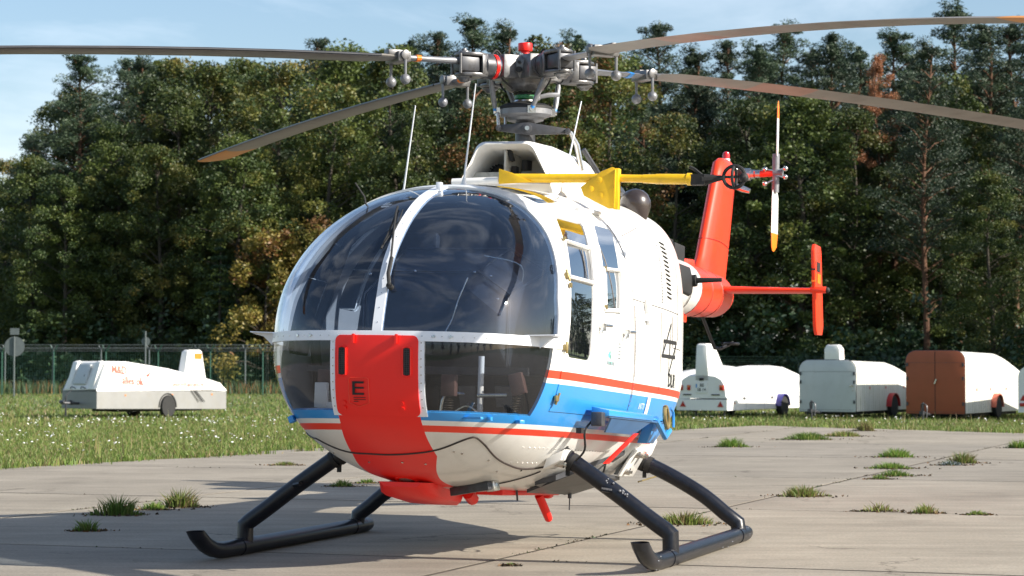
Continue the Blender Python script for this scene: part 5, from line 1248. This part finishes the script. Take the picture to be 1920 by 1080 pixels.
for x, w in ((.14,.12),(.38,.09),(1.36,.12)):
    mb = MB(); mb.box((x,-.015,.82),(w,.05,.14)); lm = mb.build('tail_lamp', M['taillight'], T, bevel=.01)
    mb = MB(); mb.box((x,-.042,.86),(w*.8,.006,.04)); mb.build('amber_lens', M['amber'], lm)
for x in (.33, 1.18):
    mb = MB(); mb.box((x,-.01,.63),(.24,.03,.03)); mb.build('rubber_strip', M['rubber'], T)
mb = MB(); mb.box((.76,-.01,1.05),(.12,.04,.07)); mb.build('plate_lamp', M['rubber'], T)
mb = MB(); mb.box((.76,-.012,.82),(.34,.02,.28)); pl = mb.build('number_plate', M['plate'], T)
mb = MB(); mb.box((.615,-.025,.87),(.035,.004,.10)); mb.build('plate_band', M['blue_tag'], pl)
put_text('BS', .12, (.78,-.026,.885), (1,0,0), (0,0,1), M['rubber'], pl, True); put_text('SB 14', .11, (.77,-.026,.765), (1,0,0), (0,0,1), M['rubber'], pl, True)
for x in (.20, 1.32):
    mb = MB(); mb.add([(x-.09,-.012,.30),(x+.09,-.012,.30),(x,-.012,.455)], [(0,1,2)]); mb.prism([(x-.09,-.014,.30),(x+.09,-.014,.30),(x,-.014,.455)], (0,.008,0)); mb.build('warning_triangle', M['taillight'], T)
mb = MB(); mb.box((W_+.004, Ln/2, .525), (.012, Ln, .022)); mb.build('edge_seal', M['greytext'], T)
for yy in (1.1, 3.0, 5.2):
    mb = MB(); mb.box((W_ + .01, yy, .525), (.02, .10, .07)); mb.build('lid_catch', M['dgrey'], T)
mb = MB()
for yy in (1.25, 2.5, 4.9): mb.box((W_ + .002, yy, .36), (.006, .008, .30))
tag(mb.build('panel_joint', M['greytext'], T), kind='stuff')
vs, fs = text_mesh('mdopcomp', .19); mb = MB(); mb.add([(W_ - .012 + .0, 5.0 + v.x * 1.5, .92 + v.y) for v in vs], fs); mb.build('lettering', M['greytext'], hl, smooth=False)
mb = MB(); mb.box((W_+.006,.5,.40),(.01,.05,.04)); mb.box((W_+.006,2.6,.42),(.01,.05,.04)); mb.build('side_reflector', M['amber'], T)
running_gear(T, W_, 3.6, .28, M['fend_blue'], M['plate'])
for a_ in (.45, 1.3):
    mb = MB(); mb.tube([(a_,.3,.2),(a_,.3,.0)], .035, 6); mb.build('corner_steady', M['dgrey'], T)

# partly hidden white trailer further left
D = 70.0; x0 = px_at(1290, D); o_ = Vector((x0 - 1.3, D))
T = tl('glider_trailer', o_.x, o_.y, radians(30), 'low white trailer mostly hidden between the fuselage and the tall-finned trailer')
W_ = 1.5; mb = MB(); mb.loft([hull2(0,1.0), hull2(2,1.3), hull2(4,1.42), hull2(6,1.1)]); mb.build('upper_hull', M['tr_white'], T, angle=40)
mb = MB(); mb.loft([[(0,0,.20),(W_,0,.20),(W_,0,.53),(0,0,.53)], [(0,6,.20),(W_,6,.20),(W_,6,.53),(0,6,.53)]]); mb.build('lower_box', M['tr_white'], T, smooth=False)
running_gear(T, W_, 1.6, .28, M['fend_red'], M['plate'])

def box_trailer(px_, D, A_, W_, zt, zb, Ln, label, facem, sidem, fm, fin, tower_r=.28, yw=2.6, drop=.5):
    x0 = px_at(px_, D); tX = Vector((cos(A_), -sin(A_))); o_ = Vector((x0, D)) - tX * W_
    T = tl('box_trailer', o_.x, o_.y, A_, label)
    rg = [arch(W_, zb, zt, 0, tower_r)]; n = 12
    for i in range(1, n + 1):
        y = Ln * i / n; t = i / n; z1 = zt - .10 * t - (max(0, t - drop) / (1 - drop)) ** 1.3 * (zt - zb) * .40; rg.append(arch(W_, zb, z1, y, min(tower_r, (z1 - zb) * .45)))
    # keep the cladding a separate ribbed skin from the front face
    mb = MB(); mb.loft(rg, caps=False); fs_b = len(mb.f); mb.add(rg[-1], [tuple(range(len(rg[-1])))]); body = mb.build('cladding', sidem, T, angle=30)
    mb = MB()
    for k in range(1, int(Ln / .16)):
        y = k * .16; t = y / Ln; z1 = zt - .10 * t - (max(0, t - drop) / (1 - drop)) ** 1.3 * (zt - zb) * .40
        mb.box((W_ + .002, y, (zb + z1 - tower_r) / 2), (.008, .012, z1 - tower_r - zb - .04))
    o = mb.build('cladding_ribs', sidem, T, smooth=False); o['kind'] = 'stuff'
    mb = MB(); f = arch(W_ + .02, zb - .01, zt + .01, -.03, tower_r, dx=-.01); mb.prism(f, (0, .035, 0)); face = mb.build('front_panel' if facem is not M['tr_orange'] else 'double_door', facem, T, bevel=.008)
    mb = MB(); mb.tube([Vector(p) + Vector((0, .02, 0)) for p in arch(W_ + .03, zb - .015, zt + .015, -.03, tower_r, dx=-.015)] , .012, 5); mb.build('edge_trim', M['dgrey'], face)
    if fin:
        mb = MB(); mb.loft([[(W_*.44,-.01,zt-.05),(W_*.72,-.01,zt-.05),(W_*.72,.36,zt-.05),(W_*.44,.36,zt-.05)], [(W_*.44,-.01,zt+.30),(W_*.72,-.01,zt+.30),(W_*.72,.32,zt+.30),(W_*.44,.32,zt+.30)], [(W_*.48,.0,zt+.42),(W_*.68,.0,zt+.42),(W_*.68,.26,zt+.42),(W_*.48,.26,zt+.42)]]); fo = mb.build('tail_fin', M['tr_white'], T, bevel=.03)
        vs, fs = text_mesh('TS', .22, True); mb = MB(); mb.add([(W_*.72 + .004, .17 + v.x * .8, zt + .16 + v.y) for v in vs], fs); mb.build('lettering', M['redprint'], fo, smooth=False)
        mb = MB(); mb.cyl((W_ - .07,-.05,(zb+zt)*.5), (W_ - .07,-.10,(zb+zt)*.5), .025, 8); mb.box((W_-.10,-.09,(zb+zt)*.5+.01),(.09,.02,.02)); mb.box((W_ - .06,-.05,(zb+zt)*.5-.12),(.02,.02,.03)); mb.build('latch', M['metal'], face)
    else:
        mb = MB(); mb.box((W_/2,-.034,(zb+zt)/2),(.012,.006,zt-zb)); mb.build('door_gap', M['rubber'], face)
        mb = MB(); mb.box((W_/2+.02,-.06,(zb+zt)/2+.02),(.035,.05,.14),rotm('Y',.4)); mb.build('door_handle', M['metal'], face)
    for sx in (.03, W_ - .03):
        for zz in (zb + .25, (zb + zt) / 2 + .1, zt - .35):
            mb = MB(); mb.box((sx, -.04, zz), (.05, .02, .09)); mb.build('hinge', M['dgrey'], face)
    mb = MB()
    for zz in (zb + .04, zt - .30): mb.box((W_ / 2, -.033, zz), (W_ - .1, .004, .006))
    tag(mb.build('face_seam', M['dgrey'], face), kind='stuff')
    mb = MB(); mb.box((W_/2, Ln*.4, zb - .05), (W_*.9, Ln*.75, .07)); mb.build('chassis', M['rubber'], T)
    mb = MB()
    for y in (1.0, 2.2, 3.6): mb.box((W_+.012, y, zb + .62), (.012, .035, .07))
    mb.build('side_reflector', M['redprint'], T)
    rw = .30; c = (W_ + .02, yw, rw); a, b = MB(), MB(); wheel(a, b, c, rw, .18, (1,0,0)); wo = a.build('wheel', M['tyre'], T); b.build('rim', M['rim'], wo)
    mb = MB(); fender(mb, (W_ + .0, yw, rw), rw * 1.15, .30, (1,0,0)); mb.build('fender', fm, T)
    c = (.1, yw, rw); a, b = MB(), MB(); wheel(a, b, c, rw, .18, (1,0,0)); wo = a.build('wheel', M['tyre'], T); b.build('rim', M['rim'], wo)
    mb = MB(); x = W_ * (.38 if fin else .42); mb.tube([(x,-.02,zb-.04),(x+.05,-.9,zb+.05)], .035, 8); mb.tube([(x+.04,-.75,zb+.30),(x+.04,-.75,.0)], .028, 8); mb.tube(cat([(x-.05,-.6,zb),(x,-.75,zb+.25),(x+.14,-.75,zb+.2),(x+.15,-.8,zb-.1)]), .016, 6); mb.box((x+.05,-.85,zb+.03),(.10,.16,.09)); mb.build('tow_hitch', M['dgrey'], T)
    mb = MB(); mb.tube([(.12,.05,zb),(.28,.05,.02),(.44,.05,zb)], .022, 6); mb.build('v_stand', M['dgrey'], T)
    return T
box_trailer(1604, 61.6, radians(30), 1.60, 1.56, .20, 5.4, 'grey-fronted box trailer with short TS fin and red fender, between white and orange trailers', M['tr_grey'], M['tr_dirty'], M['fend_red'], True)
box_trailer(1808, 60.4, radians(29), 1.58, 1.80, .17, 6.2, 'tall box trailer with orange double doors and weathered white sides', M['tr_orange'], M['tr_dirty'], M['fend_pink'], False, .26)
# sliver of a trailer at the right edge
D = 59.6; x0 = px_at(1908, D)
T = tl('glider_trailer', x0, D + .0, radians(29), 'white trailer end with red lamp cut by the right edge of the picture'); W_ = 1.5
mb = MB(); mb.loft([arch(W_, .22, 1.42, 0, .3), arch(W_, .22, 1.5, 3, .3), arch(W_, .22, 1.1, 5.5, .3)]); mb.build('hull', M['tr_white'], T, angle=40)
mb = MB(); mb.add([(.05,-.008,.52),(.23,-.008,.52),(.14,-.008,.68)], [(0,1,2)]); mb.prism([(.05,-.01,.52),(.23,-.01,.52),(.14,-.01,.68)], (0,.008,0)); mb.build('warning_triangle', M['taillight'], T)
mb = MB(); mb.box((.14,-.02,.42),(.18,.04,.09)); mb.build('tail_lamp', M['taillight'], T, bevel=.01)
running_gear(T, W_, 2.0, .28, M['fend_red'], M['plate'])

# ---------------------------------------------------------------- fences and signs
M['fgreen'] = pmat('green_fence', (.018,.075,.052), .5, var=.15); M['fpale'] = pmat('galvanised_post', (.12,.14,.145), .5, var=.1, metal=.3); M['fdark'] = pmat('dark_green_post', (.015,.04,.03), .6, var=.1)
def fence(name, p0, p1, n, h, mat, label, wire, mesh=True, y_arm=.28, top3=True):
    a, b = Vector(p0 + (0,)), Vector(p1 + (0,)); a.z = gz(a.y); b.z = gz(b.y); F_ = empty(name, a, 0, label, 'fence'); d = b - a; dn = d.normalized()
    for i in range(n + 1):
        p = d * i / n; mb = MB(); mb.cyl(p, p + Vector((0,0,h)), .032, 8)
        for s in (-1, 1): mb.tube([p + Vector((0,0,h-.03)), p + Vector((s * y_arm * .62, -s * y_arm * .3, h + y_arm))], .02, 6)
        mb.build('post', mat, F_)
    for s, z in ((0,h+.02),(-1,h+y_arm),(1,h+y_arm),(-.5,h+y_arm*.5)):
        mb = MB(); mb.tube([Vector((s*y_arm*.62,-s*y_arm*.3,z)), d + Vector((s*y_arm*.62,-s*y_arm*.3,z))], .009, 4); mb.build('barbed_wire', wire, F_)
    if mesh:
        mb = MB(); L_ = d.length; k = int(h / .10)
        for i in range(k): z = .05 + i * (h - .1) / (k - 1); mb.tube([Vector((0,0,z)), d + Vector((0,0,z))], .0022, 3, caps=False)
        m_ = int(L_ / .10)
        for i in range(m_): p = d * i / m_; mb.tube([p + Vector((0,0,.05)), p + Vector((0,0,h-.05))], .0022, 3, caps=False)
        o = mb.build('wire_mesh', mat, F_, smooth=False); o['kind'] = 'stuff'
D = 96.0
fence('airfield_fence', (px_at(-190, D), D), (px_at(690, D - 1), D - 1), 9, 1.78, M['fgreen'], 'green mesh fence with Y-shaped post tops behind the left trailer', M['fpale'])
fence('rear_fence', (px_at(-80, 103), 103.0), (px_at(640, 103), 103.0), 8, 1.9, M['fpale'], 'pale galvanised fence posts standing behind the green fence', M['fpale'], False, .2)
fence('forest_fence', (px_at(1150, 97), 97.0), (px_at(2040, 93), 93.0), 5, 1.35, M['fdark'], 'dark fence behind the parked trailers on the right', M['fdark'], True, .22)
for px_, D, r, zc, lab, extra in ((27, 92.0, .40, 1.72, 'round sign seen from behind with small square plate above, at the left edge', True), (273, 92.0, .17, 1.93, 'small round sign seen from behind on a thin pole beyond the left trailer', False)):
    x = px_at(px_, D); g_ = gz(D); S = empty('road_sign', (x, D, g_), 0, lab, 'sign')
    mb = MB(); mb.cyl((0,0,0), (0,0,zc - g_ + .4), .032, 8); mb.build('pole', M['fpale'], S)
    mb = MB(); mb.cyl((0,.05,zc - g_), (0,.07,zc - g_), r, 24); mb.build('round_plate', M['fpale'], S)
    if extra: mb = MB(); mb.box((0,.06,zc - g_ + r + .2), (.36,.02,.26)); mb.build('square_plate', M['fpale'], S)

# ================================================================ FOREST
def leaf_mesh(name, cents, rad, per, size, mats, asp=.6, flat=.8, droop=0.0, probs=None):
    """many leaf-sized quads in clumps (cents: Nx3, rad: N)"""
    cents = np.array(cents); rad = np.array(rad); N = len(cents); n = N * per
    c = np.repeat(cents, per, 0); r = np.repeat(rad, per)
    d = rng.normal(size=(n, 3)); d /= np.linalg.norm(d, axis=1)[:, None]; q = rng.uniform(.25, 1.0, n) ** .6
    p = c + d * (r * q)[:, None] * np.array([1, 1, flat]); p[:, 2] -= droop * (r * q)
    a = rng.normal(size=(n, 3)); a[:, 2] *= .6; a += d * .5; a /= np.linalg.norm(a, axis=1)[:, None]
    b = np.cross(a, rng.normal(size=(n, 3))); b /= np.linalg.norm(b, axis=1)[:, None]
    s = size * rng.uniform(.6, 1.35, n); a *= (s / 2)[:, None]; b *= (s * asp / 2)[:, None]
    vs = np.stack([p - a, p + b * .9, p + a, p - b * .9], 1).reshape(-1, 3)
    me = bpy.data.meshes.new(name); me.vertices.add(4 * n); me.vertices.foreach_set('co', vs.ravel().astype(np.float32))
    me.loops.add(4 * n); me.loops.foreach_set('vertex_index', np.arange(4 * n, dtype=np.int32)); me.polygons.add(n); me.polygons.foreach_set('loop_start', np.arange(0, 4 * n, 4, dtype=np.int32))
    for m in mats: me.materials.append(m)
    cm = rng.choice(len(mats), N, p=probs); mi = np.repeat(cm, per); flip = rng.random(n) < .2; mi[flip] = rng.choice(len(mats), flip.sum(), p=probs)
    me.polygons.foreach_set('material_index', mi.astype(np.int32)); me.update(calc_edges=True); return me
def trunk_mb(h, r, lean=.02, tips=None, limb=.03):
    mb = MB(); n = 9; ph = rnd.uniform(0, 6); pts = [(sin(ph + i * .7) * lean * h * i / n, cos(ph + i * .5) * lean * h * i / n, h * i / n) for i in range(n + 1)]
    mb.tube(pts, [r * (1 - .82 * i / n) for i in range(n + 1)], 9)
    for t in (tips or []):
        z = max(.15 * h, min(h * .95, t[2] - .35 * math.hypot(t[0], t[1]) - .2)); f = z / h * n; i = min(n - 1, int(f)); b = Vector(pts[i]).lerp(Vector(pts[i + 1]), f - i); t = Vector(t); m = b.lerp(t, .5) + Vector((0, 0, .08 * (t - b).length)); mb.tube([b, m, t], [limb, limb * .7, limb * .3], 5, caps=False)
    return mb
def tree_proto(kind, seed):
    rnd.seed(seed); C_, R_ = [], []
    if kind in ('oak', 'oaky', 'autumn'):
        h = 13.0; 
        for _ in range(190):
            z = rnd.uniform(.07, 1.0); w = 3.1 * (sin(pi * min(1, (z - .05) / .98)) ** .55) * (1.0 if z < .6 else 1 - .35 * (z - .6) / .4); a = rnd.uniform(0, 2 * pi); q = sqrt(rnd.uniform(.12, 1)) * w
            C_.append((q * cos(a), q * sin(a), z * h)); R_.append(rnd.uniform(.28, .85))
        me = leaf_mesh('crown', C_, R_, 210, .135, {'oak': [M['oak1'], M['oak3'], M['oak2']], 'oaky': [M['oak2'], M['oak1'], M['oak3'], M['larch']], 'autumn': [M['rust'], M['oak2'], M['oak3'], M['oak1']]}[kind], .62, .75, .15, {'oak': [.48,.42,.10], 'oaky': [.28,.38,.27,.07], 'autumn': [.25,.25,.30,.20]}[kind])
        tr = trunk_mb(h * .9, .19, .02, [C_[i] for i in range(0, 190, 4)]); bk = M['bark']
    elif kind in ('pine', 'deadpine'):
        h = 15.0; base = .36 if kind == 'pine' else .55
        n = 60 if kind == 'pine' else 24
        for i in range(n):
            z = base + (1 - base) * (i + rnd.random()) / n; u_ = (z - base) / (1 - base); w = 2.7 * (1 - u_ ** 1.4) * rnd.uniform(.55, 1.15) + .25; a = i * 2.4 + rnd.uniform(-.5, .5)
            for q in ((.45, .75, 1.0) if w > 1.2 else (.5, 1.0)):
                C_.append((q * w * cos(a) + rnd.uniform(-.2, .2), q * w * sin(a) + rnd.uniform(-.2, .2), z * h + .22 * q * w + rnd.uniform(-.15, .15))); R_.append(rnd.uniform(.38, .75) * (1.15 - .5 * u_))
        for k in range(5): C_.append((rnd.uniform(-.15,.15), rnd.uniform(-.15,.15), h * (.955 + .012 * k))); R_.append(.34 - .05 * k)
        me = leaf_mesh('crown', C_, R_, 190, .15, [M['pine1'], M['pine2']] if kind == 'pine' else [M['dead'], M['dead']], .28, .55, -.25, [.6,.4])
        tips = [C_[i] for i in range(0, len(C_), 2)] + [(rnd.uniform(-1.6,1.6), rnd.uniform(-1.6,1.6), h * rnd.uniform(.25, base)) for _ in range(9)]
        tr = trunk_mb(h, .17, .015, tips, .035); bk = M['bark_pine']
    elif kind == 'spruce':
        h = 8.0
        for i in range(150):
            z = rnd.uniform(.06, 1.0) ; lay = round(z * 18) / 18; w = 1.75 * (1 - lay) ** .9 + .08; a = rnd.uniform(0, 2 * pi); q = rnd.uniform(.3, 1) * w
            C_.append((q * cos(a), q * sin(a), lay * h - .22 * q)); R_.append(.20 + .25 * (1 - lay))
        me = leaf_mesh('crown', C_, R_, 70, .16, [M['spruce'], M['pine1']], .3, .35, .3, [.7,.3]); tr = trunk_mb(h, .11, .005); bk = M['bark']
    elif kind == 'bush':
        h = 5.2
        for _ in range(70):
            z = rnd.uniform(.08, 1.0); w = 1.9 * (1 - z * .75) + .1; a = rnd.uniform(0, 2 * pi); q = sqrt(rnd.uniform(.1, 1)) * w
            C_.append((q * cos(a), q * sin(a), z * h)); R_.append(rnd.uniform(.22, .50))
        me = leaf_mesh('crown', C_, R_, 150, .11, [M['larch'], M['oak2'], M['rust']], .6, .9, 0, [.6,.25,.15]); tr = trunk_mb(h * .85, .07, .03, [C_[i] for i in range(0, 70, 2)], .02); bk = M['bark']
    t = empty(kind + '_tree'); c = bpy.data.objects.new('crown', me); COL.objects.link(c); c.parent = t
    tr.build('trunk', bk, t); return t, h
PROT = {}
for kd_, sds in (('oak', (3, 4, 5)), ('oaky', (6, 7)), ('autumn', (8, 9)), ('pine', (10, 11, 12, 13)), ('deadpine', (14,)), ('spruce', (15,)), ('bush', (16, 17))):
    PROT[kd_] = [tree_proto(kd_, s) for s in sds]
used = set()
NAMES = {'oak': 'oak_tree', 'oaky': 'oak_tree', 'autumn': 'oak_tree', 'pine': 'pine_tree', 'deadpine': 'pine_tree', 'spruce': 'spruce_tree', 'bush': 'yellow_bush'}
GRP = {'oak': 'broadleaf trees of the forest edge', 'oaky': 'broadleaf trees of the forest edge', 'autumn': 'broadleaf trees of the forest edge', 'pine': 'pines of the forest', 'deadpine': 'pines of the forest', 'spruce': None, 'bush': 'yellow bushes at the forest edge'}
def plant(kind, x, y, top, label, vi=None, wide=1.0):
    """top: height of the tip above the camera's datum (z=0)"""
    lst = PROT[kind]; i = rnd.randrange(len(lst)) if vi is None else vi % len(lst); p, h = lst[i]
    if (kind, i) in used: t = copy_tree(p)
    else: t = p; used.add((kind, i))
    t.name = NAMES[kind]; g_ = gz(y); s = (top - g_) / h; t.location = (x, y, g_); t.rotation_euler = (0, 0, rnd.uniform(0, 6.28)); t.scale = (s * wide, s * wide, s)
    tag(t, label, 'bush' if kind == 'bush' else 'tree', GRP[kind]); return t
rnd.seed(21)
def P(kind, px_, py_, D, label, vi=None, wide=1.0):
    D = D + 3 - .36 * px_at(px_, D)
    plant(kind, px_at(px_, D), D, 1.08 + (680 - py_) / 4340 * D, label, vi, wide)
# skyline and other trees one can point at: photo column and row of the tip, distance
P('pine', 148, 108, 106, 'tall dark pine at the left, highest of the left forest edge', 0, 1.15)
P('pine', 262, 112, 116, 'pine tip rising between the tall left pine and the oaks', 1)
P('pine', 62, 262, 108, 'lower dark pine left of the tall left pine', 2, 1.1)
P('oak', 5, 330, 112, 'pale green tree crown at the left edge of the picture', 0, .9)
P('oak', 330, 175, 104, 'green oak right of the tall left pine', 1)
P('oaky', 400, 128, 108, 'yellow-green oak crown left of the drooping blade tip', 0)
P('oaky', 520, 118, 105, 'olive oak crown above the drooping rotor blade', 1)
P('oak', 215, 235, 103, 'dark oak in front of the tall left pine', 2)
P('pine', 600, 78, 120, 'pine tip standing over the oaks left of the rotor head', 3)
P('oak', 650, 82, 112, 'rounded green crown on the skyline left of the rotor head', 0)
P('oaky', 740, 100, 106, 'yellowing oak behind the left antenna', 0)
P('pine', 770, 80, 122, 'slim pine tip over the yellowing oak left of the rotor head', 1)
P('pine', 822, 66, 118, 'pine just left of the dark pine by the rotor head', 3)
P('pine', 885, 40, 116, 'dark bushy pine on the skyline left of the red hub cap', 0, 1.1)
P('pine', 945, 52, 122, 'light pine tip just left of the red hub cap', 2)
P('autumn', 1025, 75, 110, 'russet oak crown right of the red hub cap', 0)
P('autumn', 1150, 100, 104, 'brownish autumn oak behind the right antenna', 1)
P('pine', 1080, 70, 124, 'small pine tip behind the russet oak right of the hub', 1)
P('autumn', 905, 190, 103, 'rusty leaved oak behind the rotor mast', 0)
P('pine', 1232, 52, 116, 'pine on the skyline above the right rotor blade root', 0)
P('pine', 1300, 96, 118, 'low pine right of the first skyline pine over the rotor blades', 2)
P('pine', 1365, 82, 120, 'pine between the two right rotor blades, left group', 3)
P('pine', 1420, 88, 114, 'dense pine above the tail rotor, left of its blade tip', 1)
P('pine', 1475, 52, 116, 'upright pine directly above the tail rotor', 0)
P('pine', 1530, 96, 118, 'short pine right of the one above the tail rotor', 2)
P('pine', 1562, 70, 116, 'pine left of the gap in the skyline on the right', 3)
P('pine', 1608, 92, 120, 'last pine before the skyline gap on the right', 1)
P('deadpine', 1648, 112, 106, 'brown dead pine among the green pines on the right', 0, .7)
P('pine', 1680, 66, 108, 'dark pine just right of the skyline gap', 0, 1.1)
P('pine', 1738, 84, 101, 'pine with a long bare trunk showing right of the tail rotor', 2, .95)
P('pine', 1795, 15, 114, 'tallest pine on the right skyline', 1, 1.15)
P('pine', 1850, 52, 110, 'broad pine right of the tallest right pine', 3, 1.1)
P('pine', 1905, 48, 112, 'pine at the right edge of the picture', 2, 1.1)
P('pine', 1950, 70, 106, 'pine just outside the right edge reaching into the picture', 0)
P('oak', 1500, 175, 102, 'large green oak behind the tail rotor', 0, 1.2)
P('oak', 1600, 215, 104, 'green oak right of the tail rotor', 1, 1.05)
P('oak', 1400, 190, 103, 'green oak behind the tail fin', 2)
P('oaky', 1270, 215, 102, 'oak behind the yellow sensor boom', 1)
P('oak', 1860, 330, 100, 'dark oak low at the right edge', 1)
P('oak', 1760, 380, 104, 'dark young oak behind the orange-door trailer', 2)
P('oak', 60, 300, 103, 'dark oak low at the left edge in front of the pines', 1)
P('oak', 120, 330, 101, 'shaded oak behind the left trailer front', 2)
P('oaky', 620, 160, 102, 'olive oak right of the drooping blade tip', 1)
P('oak', 450, 250, 100, 'shaded green oak behind the left trailer fin', 0)
P('oaky', 300, 280, 101, 'olive oak between the left trailer and the tall pine', 0)
P('spruce', 412, 448, 98.5, 'young spruce standing before the forest left of the canopy', 0)
P('bush', 500, 432, 98.0, 'yellowing bush left of the canopy', 0, 1.1)
P('bush', 585, 425, 99.0, 'yellowing bush touching the canopy outline', 1, 1.0)
P('oak', 780, 210, 101, 'dark oak behind the cabin roof on the left', 2)
P('autumn', 1060, 230, 101, 'autumn oak behind the intake fairing', 1)
for r_, (yy, nn, lo, hi) in enumerate(((108, 11, 150, 250), (118, 14, 105, 180), (127, 16, 100, 150), (136, 16, 105, 145))):
    for i in range(nn):
        px_ = -90 + (2100 / (nn - 1)) * i + rnd.uniform(-40, 40); left = px_ < 80
        kd_ = rnd.choice(['pine', 'pine', 'oak', 'pine']) if px_ > 1150 else rnd.choice(['oak', 'oaky', 'pine', 'autumn' if 800 < px_ < 1250 else 'oak'])
        py_ = rnd.uniform(lo, hi) + (190 if left else (60 if px_ < 200 else 0))
        P(kd_, px_, py_, yy + rnd.uniform(-2, 2), {'pine': 'green pine inside the forest, hidden among the rear rows', 'oak': 'green oak inside the forest, hidden among the rear rows', 'oaky': 'yellow-green oak inside the forest, hidden among the rear rows', 'autumn': 'rusty oak inside the forest, hidden among the rear rows'}[kd_])
# the forest goes on to the right of the frame and throws the long morning shade along its edge
for i in range(26):
    X_ = 27 + 2.9 * i + rnd.uniform(-1, 1); kd_ = rnd.choice(['oak', 'oak', 'pine', 'oaky'])
    plant(kd_, X_, 99 - .36 * X_ + rnd.uniform(-2, 3) + (6 if i % 2 else 0), rnd.uniform(13, 16), {'pine': 'pine of the forest edge beyond the right side of the picture', 'oak': 'green oak of the forest edge beyond the right side of the picture', 'oaky': 'yellow-green oak of the forest edge beyond the right side of the picture'}[kd_])
# undergrowth with shade painted into dark leaf colours, and the far wood, which read as one mass
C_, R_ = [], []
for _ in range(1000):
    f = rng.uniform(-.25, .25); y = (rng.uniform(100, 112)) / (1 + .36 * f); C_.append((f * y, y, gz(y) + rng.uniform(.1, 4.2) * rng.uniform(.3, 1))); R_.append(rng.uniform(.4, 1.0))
me = leaf_mesh('shade_painted_undergrowth', C_, R_, 70, .24, [M['spruce'], M['pine1'], M['oak3']], .6, .8, 0, [.5,.25,.25]); o = bpy.data.objects.new('shade_painted_undergrowth', me); COL.objects.link(o); o['kind'] = 'stuff'
C_, R_ = [], []
for _ in range(900):
    f = rng.uniform(-.27, .27); y = rng.uniform(146, 156) - 36 * f; C_.append((f * y, y, rng.uniform(0, 13.5 if f > -.19 else 8))); R_.append(rng.uniform(.9, 1.8))
me = leaf_mesh('far_wood', C_, R_, 80, .50, [M['oak3'], M['pine1']], .6, .9, 0, [.5,.5]); o = bpy.data.objects.new('far_wood', me); COL.objects.link(o); o['kind'] = 'stuff'
# a few trees behind the photographer, mirrored in the canopy
for i in range(12):
    a = radians(-40 - i * 9.5); R__ = 62 + rnd.uniform(-8, 8); kd_ = rnd.choice(['pine', 'pine', 'oak'])
    plant(kd_, R__ * cos(a) + 2, R__ * sin(a), rnd.uniform(8, 13), {'pine': 'pine behind the photographer, seen only mirrored in the canopy', 'oak': 'oak behind the photographer, seen only mirrored in the canopy'}[kd_])
